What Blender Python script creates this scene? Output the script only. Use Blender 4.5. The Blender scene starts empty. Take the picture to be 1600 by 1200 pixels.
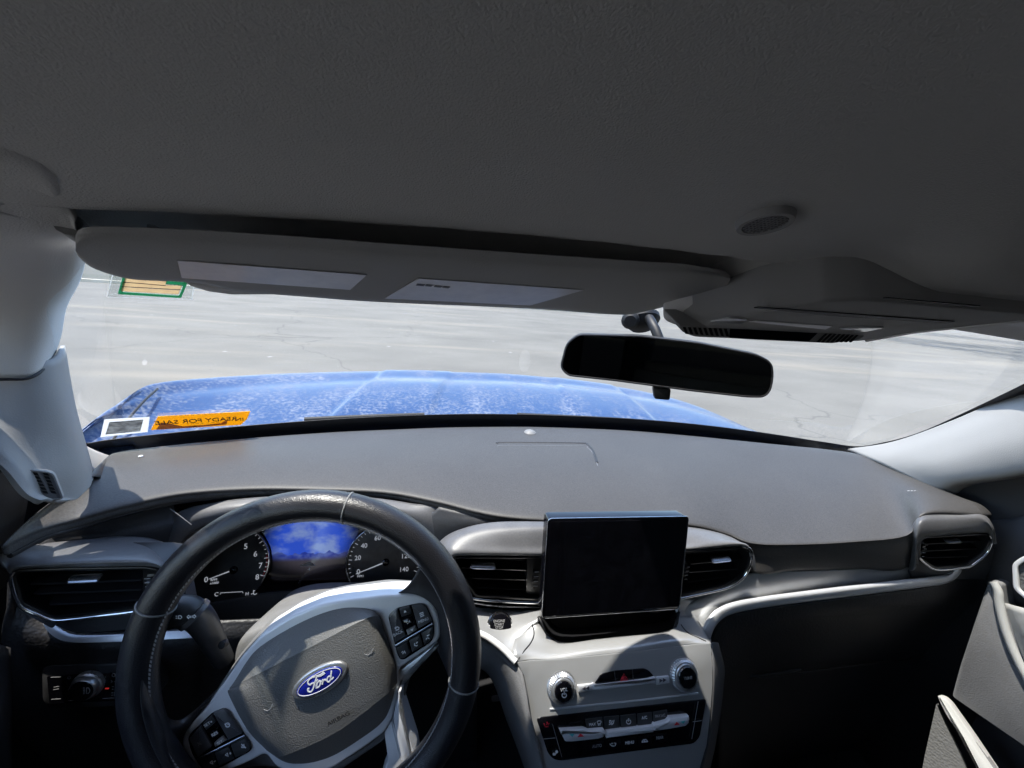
import bpy, bmesh, math, random
from math import sin, cos, pi, radians, sqrt, atan2
from mathutils import Vector as V, Matrix, noise
random.seed(7)
S = bpy.context.scene
COL = S.collection
# ------------------------------------------------------------------ camera
FPX = 600.0                       # focal length in photo pixels (1600 wide): a 13 mm phone lens
CAMP = V((-.25, 0, 1.47))
def cam_axes(yaw, pitch, roll):
    f = V((sin(yaw)*cos(pitch), cos(yaw)*cos(pitch), -sin(pitch)))
    r = V((cos(yaw), -sin(yaw), 0)); u = r.cross(f)
    return r*cos(roll)+u*sin(roll), -r*sin(roll)+u*cos(roll), f
CR, CU, CF = cam_axes(radians(10.5), radians(14.4), radians(4.8))
cd = bpy.data.cameras.new('camera'); cam = bpy.data.objects.new('camera', cd); COL.objects.link(cam)
cd.sensor_width = 36; cd.lens = 36*FPX/1600; cd.clip_start = .01; cd.clip_end = 3000
cam.matrix_world = Matrix(((CR.x, CU.x, -CF.x, CAMP.x), (CR.y, CU.y, -CF.y, CAMP.y), (CR.z, CU.z, -CF.z, CAMP.z), (0, 0, 0, 1)))
S.camera = cam
# ------------------------------------------------------------------ light
SUN_EL, SUN_AZ = radians(75), radians(-67)       # azimuth from straight ahead (+Y), negative = to the left
sd = V((sin(SUN_AZ)*cos(SUN_EL), cos(SUN_AZ)*cos(SUN_EL), sin(SUN_EL)))
wd = bpy.data.worlds.new('World'); S.world = wd; wd.use_nodes = True
wn = wd.node_tree.nodes; sky = wn.new('ShaderNodeTexSky'); sky.sky_type = 'NISHITA'; sky.sun_disc = False
sky.sun_elevation = SUN_EL; sky.sun_rotation = SUN_AZ; sky.air_density = 1.0; sky.dust_density = .6
wd.node_tree.links.new(sky.outputs[0], wn['Background'].inputs[0]); wn['Background'].inputs[1].default_value = .15
sl = bpy.data.lights.new('sun', 'SUN'); sl.energy = 3; sl.angle = radians(.53); sl.color = (1, .945, .86)
so = bpy.data.objects.new('sun', sl); COL.objects.link(so); so.rotation_euler = (-sd).to_track_quat('-Z', 'Y').to_euler(); so.location = (0, 0, 30)
S.view_settings.view_transform = 'Standard'; S.view_settings.look = 'None'; S.view_settings.gamma = 1
S.view_settings.exposure = 1.75
cy = S.cycles; cy.use_denoising = True; cy.use_adaptive_sampling = True; cy.adaptive_threshold = .03; cy.max_bounces = 8; cy.diffuse_bounces = 5; cy.glossy_bounces = 3; cy.transparent_max_bounces = 16
cy.caustics_reflective = False; cy.caustics_refractive = False; cy.sample_clamp_indirect = 6
# ------------------------------------------------------------------ pixels to points at a stated depth
def ray(px, py): return CF + CR*((px-800)/FPX) - CU*((py-600)/FPX)
def PY(px, py, y): d = ray(px, py); return CAMP + d*(y/d.y)
def PZ(px, py, z): d = ray(px, py); return CAMP + d*((z-CAMP.z)/d.z)
def PX(px, py, x): d = ray(px, py); return CAMP + d*((x-CAMP.x)/d.x)
class Pl:
    """a flat work plane in the car: origin, facing normal, right and up axes"""
    def __init__(s, o, n, up=(0, 0, 1), u=None):
        s.o = V(o); s.n = V(n).normalized()
        s.u = V(u).normalized() if u else V(up).cross(s.n).normalized(); s.v = s.n.cross(s.u)
    def hit(s, px, py, h=0):
        d = ray(px, py); t = ((s.o+s.n*h)-CAMP).dot(s.n)/d.dot(s.n); return CAMP+d*t
    def uv(s, px, py, h=0):
        p = s.hit(px, py, h)-s.o; return (p.dot(s.u), p.dot(s.v))
    def pt(s, a, h=0): return s.o+s.u*a[0]+s.v*a[1]+s.n*h
    def uvs(s, pts, h=0): return [s.uv(p[0], p[1], h) for p in pts]
    def px(s, p, h=0, d=(1, 0)):               # metres per photo pixel at p
        a = V(s.uv(*p, h)); b = V(s.uv(p[0]+d[0], p[1]+d[1], h)); return (b-a).length
    def up(s, h): q = Pl(s.o+s.n*h, s.n, u=s.u); return q
# ------------------------------------------------------------------ materials
M = {}
def nd(nt, t, **k):
    n = nt.nodes.new(t)
    for a, b in k.items():
        if a in n.inputs: n.inputs[a].default_value = b
        else: setattr(n, a, b)
    return n
def mat(name, col, rough=.5, metal=0, spec=.5, grain=None, bump=.0, dust=None, emit=None, coat=0, var=None, kind='noise', sheen=0):
    m = bpy.data.materials.new(name); m.use_nodes = True; nt = m.node_tree; L = nt.links.new
    b = nt.nodes['Principled BSDF']; b.inputs['Base Color'].default_value = (*col, 1); b.inputs['Roughness'].default_value = rough
    b.inputs['Metallic'].default_value = metal; b.inputs['Specular IOR Level'].default_value = spec; b.inputs['Coat Weight'].default_value = coat
    b.inputs['Sheen Weight'].default_value = sheen
    tc = nt.nodes.new('ShaderNodeTexCoord')
    if grain:
        if kind == 'leather':
            t = nd(nt, 'ShaderNodeTexVoronoi', Scale=grain); t.feature = 'SMOOTH_F1'; o = t.outputs['Distance']
        elif kind == 'weave':
            t = nd(nt, 'ShaderNodeTexVoronoi', Scale=grain); o = t.outputs['Distance']
        else:
            t = nd(nt, 'ShaderNodeTexNoise', Scale=grain, Detail=1.0); o = t.outputs['Fac']
        L(tc.outputs['Object'], t.inputs['Vector'])
        bp = nd(nt, 'ShaderNodeBump', Strength=bump, Distance=.0008); L(o, bp.inputs['Height']); L(bp.outputs[0], b.inputs['Normal'])
    if dust:                                   # (colour, amount, scale)
        c2, amt, sc = dust
        n1 = nd(nt, 'ShaderNodeTexNoise', Scale=sc, Detail=3.0, Roughness=.65); L(tc.outputs['Object'], n1.inputs['Vector'])
        n2 = nd(nt, 'ShaderNodeTexNoise', Scale=sc*60, Detail=1.0); L(tc.outputs['Object'], n2.inputs['Vector'])
        mu = nd(nt, 'ShaderNodeMath', operation='MULTIPLY_ADD'); L(n2.outputs['Fac'], mu.inputs[0]); mu.inputs[1].default_value = 1.2 if name == 'dash' else .3
        k1 = nd(nt, 'ShaderNodeMath', operation='MULTIPLY'); k1.inputs[1].default_value = .35 if name == 'dash' else 1; L(n1.outputs['Fac'], k1.inputs[0]); L(k1.outputs[0], mu.inputs[2])
        mr = nd(nt, 'ShaderNodeMapRange'); mr.inputs['From Min'].default_value = .45 if name == 'dash' else .45; mr.inputs['From Max'].default_value = 1.15 if name == 'dash' else .85
        mr.inputs['To Max'].default_value = amt; L(mu.outputs[0], mr.inputs['Value'])
        mx = nd(nt, 'ShaderNodeMix', data_type='RGBA'); L(mr.outputs[0], mx.inputs['Factor'])
        mx.inputs['A'].default_value = (*col, 1); mx.inputs['B'].default_value = (*c2, 1); L(mx.outputs['Result'], b.inputs['Base Color'])
    if emit:
        b.inputs['Emission Color'].default_value = (*emit[0], 1); b.inputs['Emission Strength'].default_value = emit[1]
    M[name] = m; return m
DUSTC = (.25, .25, .255)
mat('dash', (.036, .0345, .035), .50, spec=.36, grain=900, bump=.2, dust=((.076, .073, .071), .75, 9), kind='leather')
mat('fascia', (.030, .031, .035), .5, grain=700, bump=.25, dust=(DUSTC, .12, 6))
mat('fascia_smooth', (.075, .075, .08), .42, grain=900, bump=.12, dust=(DUSTC, .35, 7))
mat('bolster', (.018, .018, .02), .5, grain=300, bump=.7, kind='leather')
mat('black', (.006, .006, .008), .55)
mat('gloss_black', (.004, .004, .006), .06, spec=.6)
mat('vent_black', (.006, .006, .007), .35)
mat('slat', (.010, .010, .012), .35)
mat('leather', (.011, .011, .014), .34, grain=900, bump=.4, kind='leather', dust=((.05, .05, .055), .25, 12))
mat('airbag', (.105, .104, .101), .52, grain=720, bump=.5, kind='leather', dust=((.17, .168, .163), .35, 9))
mat('satin', (.78, .78, .785), .34, metal=.15, grain=1500, bump=.05, dust=((.62, .62, .62), .4, 14))
mat('knurl', (.55, .56, .58), .3, metal=.85)
mat('satin_trim', (.74, .75, .78), .32, metal=.35, grain=1500, bump=.05)
mat('console', (.40, .405, .415), .36, metal=.5, grain=1300, bump=.18, dust=((.43, .43, .43), .5, 16))
mat('chrome', (.82, .83, .85), .12, metal=1)
mat('chrome_soft', (.6, .61, .64), .25, metal=1)
mat('grey_plastic', (.15, .15, .15), .55, grain=800, bump=.3, dust=(DUSTC, .4, 20))
mat('button', (.020, .021, .024), .38, dust=((.12, .12, .12), .3, 30))
mat('button_face', (.05, .05, .055), .3, dust=(DUSTC, .2, 30))
mat('print', (.75, .76, .78), .5)
mat('print_dim', (.30, .30, .31), .5)
mat('print_dark', (.05, .05, .07), .5)
mat('print_red', (.65, .03, .05), .5)
mat('print_red_dim', (.30, .02, .03), .5)
mat('print_teal', (.08, .48, .52), .5)
mat('glow_white', (.35, .36, .39), .5, emit=((.75, .8, .9), .11))
mat('glow_red', (.5, .02, .03), .5, emit=((1, .05, .04), .08))
mat('headliner', (.66, .655, .645), .95, spec=.1, grain=1100, bump=.45, dust=((.72, .71, .70), .5, 3))
mat('pillar', (.29, .285, .28), .62, spec=.35, grain=700, bump=.25)
mat('visor', (.43, .43, .425), .7, spec=.4, grain=900, bump=.35)
mat('overhead', (.34, .34, .34), .6, grain=900, bump=.2)
mat('label_print', (.80, .80, .83), .28, spec=1.0, dust=((.62, .63, .68), .7, 60))
mat('blue_enamel', (.012, .020, .26), .12, coat=.6)
mat('door_trim', (.15, .15, .155), .6, grain=500, bump=.4, kind='leather', dust=(DUSTC, .45, 10))
mat('door_dark', (.05, .05, .055), .55, grain=600, bump=.3)
mat('door_light', (.42, .42, .41), .55, grain=600, bump=.2)
mat('carpet', (.010, .010, .012), .95, grain=300, bump=1.0)
mat('mesh_cloth', (.10, .10, .10), .8, grain=260, bump=1.0, kind='weave')
mat('privacy', (.01, .01, .012), .1)
def tint():
    nt = M['privacy'].node_tree; t = nt.nodes.new('ShaderNodeBsdfTransparent'); t.inputs[0].default_value = (.09, .095, .10, 1); mx = nt.nodes.new('ShaderNodeMixShader'); mx.inputs[0].default_value = .9
    nt.links.new(nt.nodes['Principled BSDF'].outputs[0], mx.inputs[1]); nt.links.new(t.outputs[0], mx.inputs[2]); nt.links.new(mx.outputs[0], nt.nodes['Material Output'].inputs['Surface'])
tint()
mat('rubber', (.012, .012, .013), .55)
mat('mirror_glass', (.24, .25, .27), .03, metal=1)
mat('lens', (.6, .62, .65), .12, spec=.8)
mat('white_paper', (.72, .73, .74), .6)
mat('grey_print', (.42, .43, .43), .6, dust=((.16, .16, .17), .9, 90))
mat('orange_vinyl', (.93, .60, .05), .5, dust=((.80, .52, .10), .4, 40))
mat('orange_worn', (.62, .45, .26), .6, dust=((.60, .30, .03), .6, 60))
mat('green_print', (.10, .42, .26), .55)
mat('tan_print', (.75, .63, .46), .6, dust=((.58, .45, .34), .5, 120))
def see_through(name, amt):                    # thin printed film: daylight behind it glows through
    nt = M[name].node_tree; b = nt.nodes['Principled BSDF']; o = nt.nodes['Material Output']; t = nt.nodes.new('ShaderNodeBsdfTranslucent'); mx = nt.nodes.new('ShaderNodeMixShader'); mx.inputs[0].default_value = amt
    if b.inputs['Base Color'].links: nt.links.new(b.inputs['Base Color'].links[0].from_socket, t.inputs['Color'])
    else: t.inputs['Color'].default_value = b.inputs['Base Color'].default_value
    nt.links.new(b.outputs[0], mx.inputs[1]); nt.links.new(t.outputs[0], mx.inputs[2]); nt.links.new(mx.outputs[0], o.inputs['Surface'])
for nm, q in (('orange_vinyl', .5), ('orange_worn', .4), ('white_paper', .75), ('green_print', .6), ('tan_print', .7), ('grey_print', .7)): see_through(nm, q)
# ------------------------------------------------------------------ object helpers
def finish(o, smooth=40):
    me = o.data
    if smooth:
        me.shade_smooth(); me.set_sharp_from_angle(angle=radians(smooth))
def wloc(o):
    l = V(o.location)
    while o.parent: o = o.parent; l = l+V(o.location)
    return l
def mk(name, me, m, parent=None, smooth=40, label=None):
    """one mesh object; its vertices come in car coordinates, its origin goes to its own middle"""
    if len(me.vertices):
        lo = V([min(v.co[i] for v in me.vertices) for i in range(3)]); hi = V([max(v.co[i] for v in me.vertices) for i in range(3)])
        c = (lo+hi)/2
    else: c = V()
    me.transform(Matrix.Translation(-c))
    o = bpy.data.objects.new(name, me); COL.objects.link(o)
    o.parent = parent; o.location = c-(wloc(parent) if parent else V())
    if m and not me.materials: me.materials.append(M[m] if isinstance(m, str) else m)
    finish(o, smooth)
    if label: o['label'] = label
    return o
def thing(name, label, cat, loc, group=None):
    o = bpy.data.objects.new(name, None); COL.objects.link(o); o.location = loc; o.empty_display_size = .05
    tag(o, label, cat, group); return o
def tag(o, label, cat, group=None, kind=None):
    o['label'] = label; o['category'] = cat
    if group: o['group'] = group
    if kind: o['kind'] = kind
    return o
def frombm(name, bm, m, parent=None, smooth=40, label=None):
    bmesh.ops.recalc_face_normals(bm, faces=bm.faces)
    me = bpy.data.meshes.new(name); bm.to_mesh(me); bm.free(); return mk(name, me, m, parent, smooth, label)
def area2(p): return sum(p[i-1][0]*p[i][1]-p[i][0]*p[i-1][1] for i in range(len(p)))
def rnd(pts, r, seg=5):
    """round the corners of a closed outline; r is one radius or a list"""
    out = []; n = len(pts)
    for i in range(n):
        p0, p, p1 = V(pts[i-1]), V(pts[i]), V(pts[(i+1) % n]); rr = r[i] if isinstance(r, (list, tuple)) else r
        a = p0-p; b = p1-p; la, lb = a.length, b.length
        if rr <= 0 or la < 1e-9 or lb < 1e-9: out.append(tuple(p)); continue
        a /= la; b /= lb; d = min(rr, la*.48, lb*.48)
        A = p+a*d; B = p+b*d
        for k in range(seg+1):
            t = k/seg; out.append(tuple(A*(1-t)**2+p*2*t*(1-t)+B*t*t))
    return out
def cr(p0, p1, p2, p3, t): return .5*((2*p1)+(p2-p0)*t+(2*p0-5*p1+4*p2-p3)*t*t+(3*p1-p0-3*p2+p3)*t*t*t)
def spline(pts, n, closed=False):
    """n points per span through pts (2D or 3D)"""
    P = [V(p) for p in pts]; N = len(P); out = []
    for i in range(N if closed else N-1):
        g = (lambda k: P[k % N]) if closed else (lambda k: P[k] if 0 <= k < N else (P[0]*2-P[1] if k < 0 else P[-1]*2-P[-2]))
        for j in range(n): out.append(cr(g(i-1), g(i), g(i+1), g(i+2), j/n))
    if not closed: out.append(P[-1])
    return out
def offset(p, d):
    """move a closed outline inwards by d"""
    s = 1 if area2(p) > 0 else -1; n = len(p); out = []
    for i in range(n):
        a = V(p[i-1]); b = V(p[i]); c = V(p[(i+1) % n]); e = (b-a); f = (c-b)
        if e.length < 1e-9: e = f
        if f.length < 1e-9: f = e
        e.normalize(); f.normalize(); n1 = V((-e.y, e.x))*s; n2 = V((-f.y, f.x))*s; m = n1+n2
        if m.length < 1e-6: m = n1
        m.normalize(); k = max(.45, m.dot(n1)); out.append(tuple(b+m*(d/k)))
    return out
def plate(name, pl, uv, h0, h1, m, parent=None, bevel=0, seg=2, smooth=40, label=None):
    """a closed outline on a work plane, given thickness from h0 to h1, front edge rounded"""
    bm = bmesh.new(); rings = [[pl.pt(a, h0) for a in uv]]
    if bevel:
        for k in range(seg+1):
            t = k/seg*pi/2; q = offset(uv, bevel*(1-cos(t))); rings.append([pl.pt(a, h1-bevel+bevel*sin(t)) for a in q])
    else: rings.append([pl.pt(a, h1) for a in uv])
    vs = [[bm.verts.new(p) for p in r] for r in rings]; n = len(uv)
    for a, b in zip(vs, vs[1:]):
        for i in range(n): bm.faces.new((a[i-1], a[i], b[i], b[i-1]))
    bm.faces.new(vs[-1]); bm.faces.new(vs[0][::-1])
    return frombm(name, bm, m, parent, smooth, label)
def ringp(name, pl, outer, inner, h0, h1, m, parent=None, h1i=None, bevel=0, smooth=40):
    """a frame between two outlines that have the same number of points"""
    bm = bmesh.new(); h1i = h1 if h1i is None else h1i; n = len(outer)
    if bevel:
        rs = [(outer, h0), (outer, h1-bevel), (offset(outer, bevel*.3), h1-bevel*.3), (offset(outer, bevel), h1), (offset(inner, -bevel), h1i), (offset(inner, -bevel*.3), h1i-bevel*.3), (inner, h1i-bevel), (inner, h0)]
    else: rs = [(outer, h0), (outer, h1), (inner, h1i), (inner, h0)]
    vs = [[bm.verts.new(pl.pt(a, h)) for a in r] for r, h in rs]; vs.append(vs[0])
    for a, b in zip(vs, vs[1:]):
        for i in range(n): bm.faces.new((a[i-1], a[i], b[i], b[i-1]))
    return frombm(name, bm, m, parent, smooth)
def tube(name, pts, r, m, parent=None, closed=False, seg=10, flat=None, smooth=60):
    """a round bar along points; r is one radius or a list"""
    P = [V(p) for p in pts]; n = len(P); bm = bmesh.new(); rings = []; prev = None
    for i, p in enumerate(P):
        a = P[i-1] if (closed or i > 0) else p; b = P[(i+1) % n] if (closed or i < n-1) else p
        t = (b-a).normalized()
        if prev is None: x = t.orthogonal().normalized()
        else:
            x = prev-t*prev.dot(t); x.normalize()
        prev = x; y = t.cross(x); rr = r[i] if isinstance(r, (list, tuple)) else r
        rings.append([bm.verts.new(p+(x*cos(2*pi*k/seg)+y*sin(2*pi*k/seg))*rr) for k in range(seg)])
    for i in range(n if closed else n-1):
        A = rings[i]; B = rings[(i+1) % n]; sh = 0
        if closed and i == n-1:
            sh = min(range(seg), key=lambda s: sum((A[k].co-B[(k+s) % seg].co).length for k in range(seg)))
        for k in range(seg): bm.faces.new((A[k], A[(k+1) % seg], B[(k+1+sh) % seg], B[(k+sh) % seg]))
    if not closed: bm.faces.new(rings[0][::-1]); bm.faces.new(rings[-1])
    return frombm(name, bm, m, parent, smooth)
def loft(name, rows, m, parent=None, nu=6, nv=6, thick=0, smooth=60, closed_u=False, label=None, lin=False):
    """a smooth sheet through rows of points (all rows equally long)"""
    R = []
    for r in rows: R.append([V(p) for p in r] if lin else spline(r, nu, closed_u))
    cols = list(zip(*R)); G = [[V(p) for p in c] if lin else spline(c, nv) for c in cols]
    bm = bmesh.new(); vs = [[bm.verts.new(p) for p in c] for c in G]
    for i in range(len(vs)-(0 if closed_u else 1)):
        a = vs[i]; b = vs[(i+1) % len(vs)]
        for j in range(len(a)-1): bm.faces.new((a[j], b[j], b[j+1], a[j+1]))
    o = frombm(name, bm, m, parent, smooth, label)
    if thick:
        s = o.modifiers.new('thickness', 'SOLIDIFY'); s.thickness = abs(thick); s.offset = -1 if thick > 0 else 1
    return o
def box(name, pts8, m, parent=None, bevel=0):
    bm = bmesh.new(); v = [bm.verts.new(p) for p in pts8]
    for f in ((0, 1, 2, 3), (7, 6, 5, 4), (0, 4, 5, 1), (1, 5, 6, 2), (2, 6, 7, 3), (3, 7, 4, 0)): bm.faces.new([v[i] for i in f])
    if bevel: bmesh.ops.bevel(bm, geom=bm.edges[:], offset=bevel, segments=2, affect='EDGES')
    return frombm(name, bm, m, parent)
def abox(name, lo, hi, m, parent=None, bevel=0):
    x0, y0, z0 = lo; x1, y1, z1 = hi
    return box(name, [(x0, y0, z0), (x1, y0, z0), (x1, y1, z0), (x0, y1, z0), (x0, y0, z1), (x1, y0, z1), (x1, y1, z1), (x0, y1, z1)], m, parent, bevel)
def bar(name, a, b, w, h, up, m, parent=None, bevel=0):
    """a flat bar from a to b, w wide across, h thick along up"""
    a = V(a); b = V(b); t = (b-a).normalized(); up = V(up); s = t.cross(up).normalized(); up = s.cross(t)
    P = []
    for k in (-.5, .5):
        for (q, e) in ((a, -.5), (b, -.5), (b, .5), (a, .5)): P.append(q+s*w*e+up*h*k)
    return box(name, P, m, parent, bevel)
def lathe(name, c, ax, prof, m, parent=None, seg=40, smooth=35, ribs=0, ribd=0, ribrows=()):
    """a turned part: prof = (radius, height) pairs along axis ax from c"""
    ax = V(ax).normalized(); x = ax.orthogonal().normalized(); y = ax.cross(x); bm = bmesh.new(); R = []
    if ribs: seg = ribs*2
    for i, (r, h) in enumerate(prof):
        R.append([bm.verts.new(V(c)+ax*h+(x*cos(2*pi*k/seg)+y*sin(2*pi*k/seg))*(r-(ribd if (i in ribrows and k % 2) else 0))) for k in range(seg)])
    for a, b in zip(R, R[1:]):
        for k in range(seg): bm.faces.new((a[k-1], a[k], b[k], b[k-1]))
    bm.faces.new(R[-1]); bm.faces.new(R[0][::-1])
    return frombm(name, bm, m, parent, smooth)
def ell(c, a, b, ang=0, n=40): return [(c[0]+a*cos(t)*cos(ang)-b*sin(t)*sin(ang), c[1]+a*cos(t)*sin(ang)+b*sin(t)*cos(ang)) for t in [2*pi*k/n for k in range(n)]]
def text(s, pl, c, to, hpx, m, parent, h=.0006, name='lettering', squeeze=1.0, mirror=False, thick=.0003):
    """flat lettering on a work plane: centre pixel c, reading direction towards pixel `to`, cap height hpx"""
    cu = bpy.data.curves.new('t', 'FONT'); cu.body = s; cu.align_x = 'CENTER'; cu.align_y = 'CENTER'; cu.extrude = thick*10; cu.resolution_u = 3
    ob = bpy.data.objects.new('t', cu); me = bpy.data.meshes.new_from_object(ob); bpy.data.objects.remove(ob); bpy.data.curves.remove(cu)
    a = V(pl.uv(*c, h)); d = V(pl.uv(*to, h))-a; d.normalize(); e = V((-d.y, d.x))
    q = V((c[0], c[1]))+V((0, 1)); k = (V(pl.uv(q.x, q.y, h))-a).length; sc = hpx*k/.69
    for v in me.vertices:
        x = v.co.x*squeeze*(-1 if mirror else 1); p = a+d*(x*sc)+e*(v.co.y*sc)
        v.co = pl.pt(p, h+v.co.z*.1)
    if mirror: me.flip_normals()
    return mk(name, me, m, parent, 0)
def poly(name, pl, px, m, parent, h=.0004, t=.0004, r=0, hp=None):
    uv = pl.uvs(px, h if hp is None else hp); uv = rnd(uv, r) if r else uv
    return plate(name, pl, uv, h-t, h, m, parent)
def strokes(name, pl, lines, w, m, parent, h=.0005, uvs=False, wfun=None):
    """thin flat pen strokes on a work plane, joined as one mark"""
    bm = bmesh.new()
    for ln in lines:
        P = [V(p) for p in (ln if uvs else pl.uvs(ln, h))]; L_, R_ = [], []
        for i, p in enumerate(P):
            a = P[max(0, i-1)]; b = P[min(len(P)-1, i+1)]; t = (b-a)
            if t.length < 1e-9: t = V((1, 0))
            t.normalize(); nn = V((-t.y, t.x)); ww = (w if wfun is None else wfun(i/(max(1, len(P)-1)))*w)*.5
            L_.append(bm.verts.new(pl.pt(p+nn*ww, h))); R_.append(bm.verts.new(pl.pt(p-nn*ww, h)))
        for i in range(len(P)-1): bm.faces.new((L_[i], R_[i], R_[i+1], L_[i+1]))
    bm.normal_update()
    for f in bm.faces:
        if f.normal.dot(pl.n) < 0: f.normal_flip()
    me = bpy.data.meshes.new(name); bm.to_mesh(me); bm.free()
    o = mk(name, me, m, parent, 0); s = o.modifiers.new('thickness', 'SOLIDIFY'); s.thickness = .0003; s.offset = -1
    return o
from mathutils.bvhtree import BVHTree
def bvh_of(o):
    bm = bmesh.new(); bm.from_mesh(o.data); t = BVHTree.FromBMesh(bm); bm.free(); return t
# ================================================================== outside
def lerp(a, b, t): return a+(b-a)*t
def sstep(a, b, x): t = min(1, max(0, (x-a)/(b-a))); return t*t*(3-2*t)
def asphalt():
    m = bpy.data.materials.new('asphalt'); m.use_nodes = True; nt = m.node_tree; L = nt.links.new; b = nt.nodes['Principled BSDF']
    g = nt.nodes.new('ShaderNodeNewGeometry'); b.inputs['Roughness'].default_value = .9; b.inputs['Specular IOR Level'].default_value = .2
    mp = nd(nt, 'ShaderNodeMapping'); mp.inputs['Scale'].default_value = (.5, .8, 1); mp.inputs['Rotation'].default_value = (0, 0, radians(12)); L(g.outputs['Position'], mp.inputs['Vector'])
    n1 = nd(nt, 'ShaderNodeTexNoise', Scale=.9, Detail=5.0, Roughness=.55); L(mp.outputs[0], n1.inputs['Vector'])
    r1 = nd(nt, 'ShaderNodeValToRGB'); r1.color_ramp.elements[0].position = .30; r1.color_ramp.elements[0].color = (.126, .122, .112, 1)
    r1.color_ramp.elements[1].position = .72; r1.color_ramp.elements[1].color = (.172, .166, .152, 1); L(n1.outputs['Fac'], r1.inputs[0])
    # fine aggregate
    n2 = nd(nt, 'ShaderNodeTexNoise', Scale=70.0, Detail=2.0); L(g.outputs['Position'], n2.inputs['Vector'])
    m2 = nd(nt, 'ShaderNodeMix', data_type='RGBA', blend_type='OVERLAY'); m2.inputs['Factor'].default_value = .35; L(r1.outputs[0], m2.inputs['A']); L(n2.outputs['Fac'], m2.inputs['B'])
    # cracks: edges of warped big cells
    nw = nd(nt, 'ShaderNodeTexNoise', Scale=.8, Detail=4.0); L(g.outputs['Position'], nw.inputs['Vector'])
    vm = nd(nt, 'ShaderNodeVectorMath', operation='MULTIPLY_ADD'); L(nw.outputs['Color'], vm.inputs[0]); vm.inputs[1].default_value = (1.6, 1.6, 0); L(g.outputs['Position'], vm.inputs[2])
    vo = nd(nt, 'ShaderNodeTexVoronoi', Scale=.16); vo.feature = 'DISTANCE_TO_EDGE'; L(vm.outputs[0], vo.inputs['Vector'])
    cr_ = nd(nt, 'ShaderNodeMapRange'); cr_.inputs['From Max'].default_value = .005; cr_.inputs['To Min'].default_value = .4; cr_.inputs['To Max'].default_value = 0; L(vo.outputs['Distance'], cr_.inputs['Value'])
    m3 = nd(nt, 'ShaderNodeMix', data_type='RGBA'); L(cr_.outputs[0], m3.inputs['Factor']); L(m2.outputs['Result'], m3.inputs['A']); m3.inputs['B'].default_value = (.05, .05, .05, 1)
    # pale dusty scuffs drawn out by tyres
    mp2 = nd(nt, 'ShaderNodeMapping'); mp2.inputs['Scale'].default_value = (.14, .9, 1); mp2.inputs['Rotation'].default_value = (0, 0, radians(-28)); L(g.outputs['Position'], mp2.inputs['Vector'])
    n4 = nd(nt, 'ShaderNodeTexNoise', Scale=.7, Detail=5.0); L(mp2.outputs[0], n4.inputs['Vector'])
    x4 = nd(nt, 'ShaderNodeMapRange'); x4.inputs['From Min'].default_value = .56; x4.inputs['From Max'].default_value = .72; x4.inputs['To Max'].default_value = .8; L(n4.outputs['Fac'], x4.inputs['Value'])
    m4 = nd(nt, 'ShaderNodeMix', data_type='RGBA'); L(x4.outputs[0], m4.inputs['Factor']); L(m3.outputs['Result'], m4.inputs['A']); m4.inputs['B'].default_value = (.225, .205, .17, 1)
    # small pale specks (grit)
    v5 = nd(nt, 'ShaderNodeTexVoronoi', Scale=1.1); L(g.outputs['Position'], v5.inputs['Vector'])
    x5 = nd(nt, 'ShaderNodeMapRange'); x5.inputs['From Min'].default_value = .03; x5.inputs['From Max'].default_value = .05; x5.inputs['To Min'].default_value = .8; x5.inputs['To Max'].default_value = 0; L(v5.outputs['Distance'], x5.inputs['Value'])
    m5 = nd(nt, 'ShaderNodeMix', data_type='RGBA'); L(x5.outputs[0], m5.inputs['Factor']); L(m4.outputs['Result'], m5.inputs['A']); m5.inputs['B'].default_value = (.3, .3, .29, 1)
    L(m5.outputs['Result'], b.inputs['Base Color'])
    bp = nd(nt, 'ShaderNodeBump', Strength=.4, Distance=.01); L(n2.outputs['Fac'], bp.inputs['Height']); L(bp.outputs[0], b.inputs['Normal'])
    M['asphalt'] = m
asphalt()
mat('verge', (.10, .095, .085), .95, grain=3, bump=.3, dust=((.05, .06, .035), .8, .35))
mat('kerb', (.50, .44, .33), .8, grain=30, bump=.3, dust=((.62, .60, .55), .6, 2))
mat('bark', (.09, .07, .055), .9, grain=20, bump=.8)
def leafmat():
    m = mat('leaf', (.055, .10, .025), .55); nt = m.node_tree; o = nd(nt, 'ShaderNodeObjectInfo'); return m
leafmat()
abm = bmesh.new(); bmesh.ops.create_grid(abm, x_segments=2, y_segments=2, size=400)
g = frombm('ground', abm, 'asphalt'); g['kind'] = 'structure'; g['label'] = 'sunlit pale grey cracked asphalt of the parking lot'
# far edge of the lot: a painted kerb, and rough ground beyond, its shade put into the dark colour
K0, K1 = PZ(60, 436, 0), PZ(930, 490, 0); kd = (K1-K0).normalized(); kn = V((-kd.y, kd.x, 0))
A = K0-kd*40; B = K1+kd*.4
def strip(name, a, b, w0, w1, z0, z1, m):
    return box(name, [a+kn*w0+V((0, 0, z0)), b+kn*w0+V((0, 0, z0)), b+kn*w1+V((0, 0, z0)), a+kn*w1+V((0, 0, z0)), a+kn*w0+V((0, 0, z1)), b+kn*w0+V((0, 0, z1)), b+kn*w1+V((0, 0, z1)), a+kn*w1+V((0, 0, z1))], m)
tag(strip('kerb', A, B, 0, .32, -.05, .14, 'kerb'), 'tan painted concrete kerb along the far edge of the asphalt', 'kerb')
vg = strip('verge', A, B, .32, 60, -.05, .10, 'verge'); vg['kind'] = 'structure'; vg['label'] = 'rough verge beyond the tan kerb, its shade put into the colour'
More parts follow.
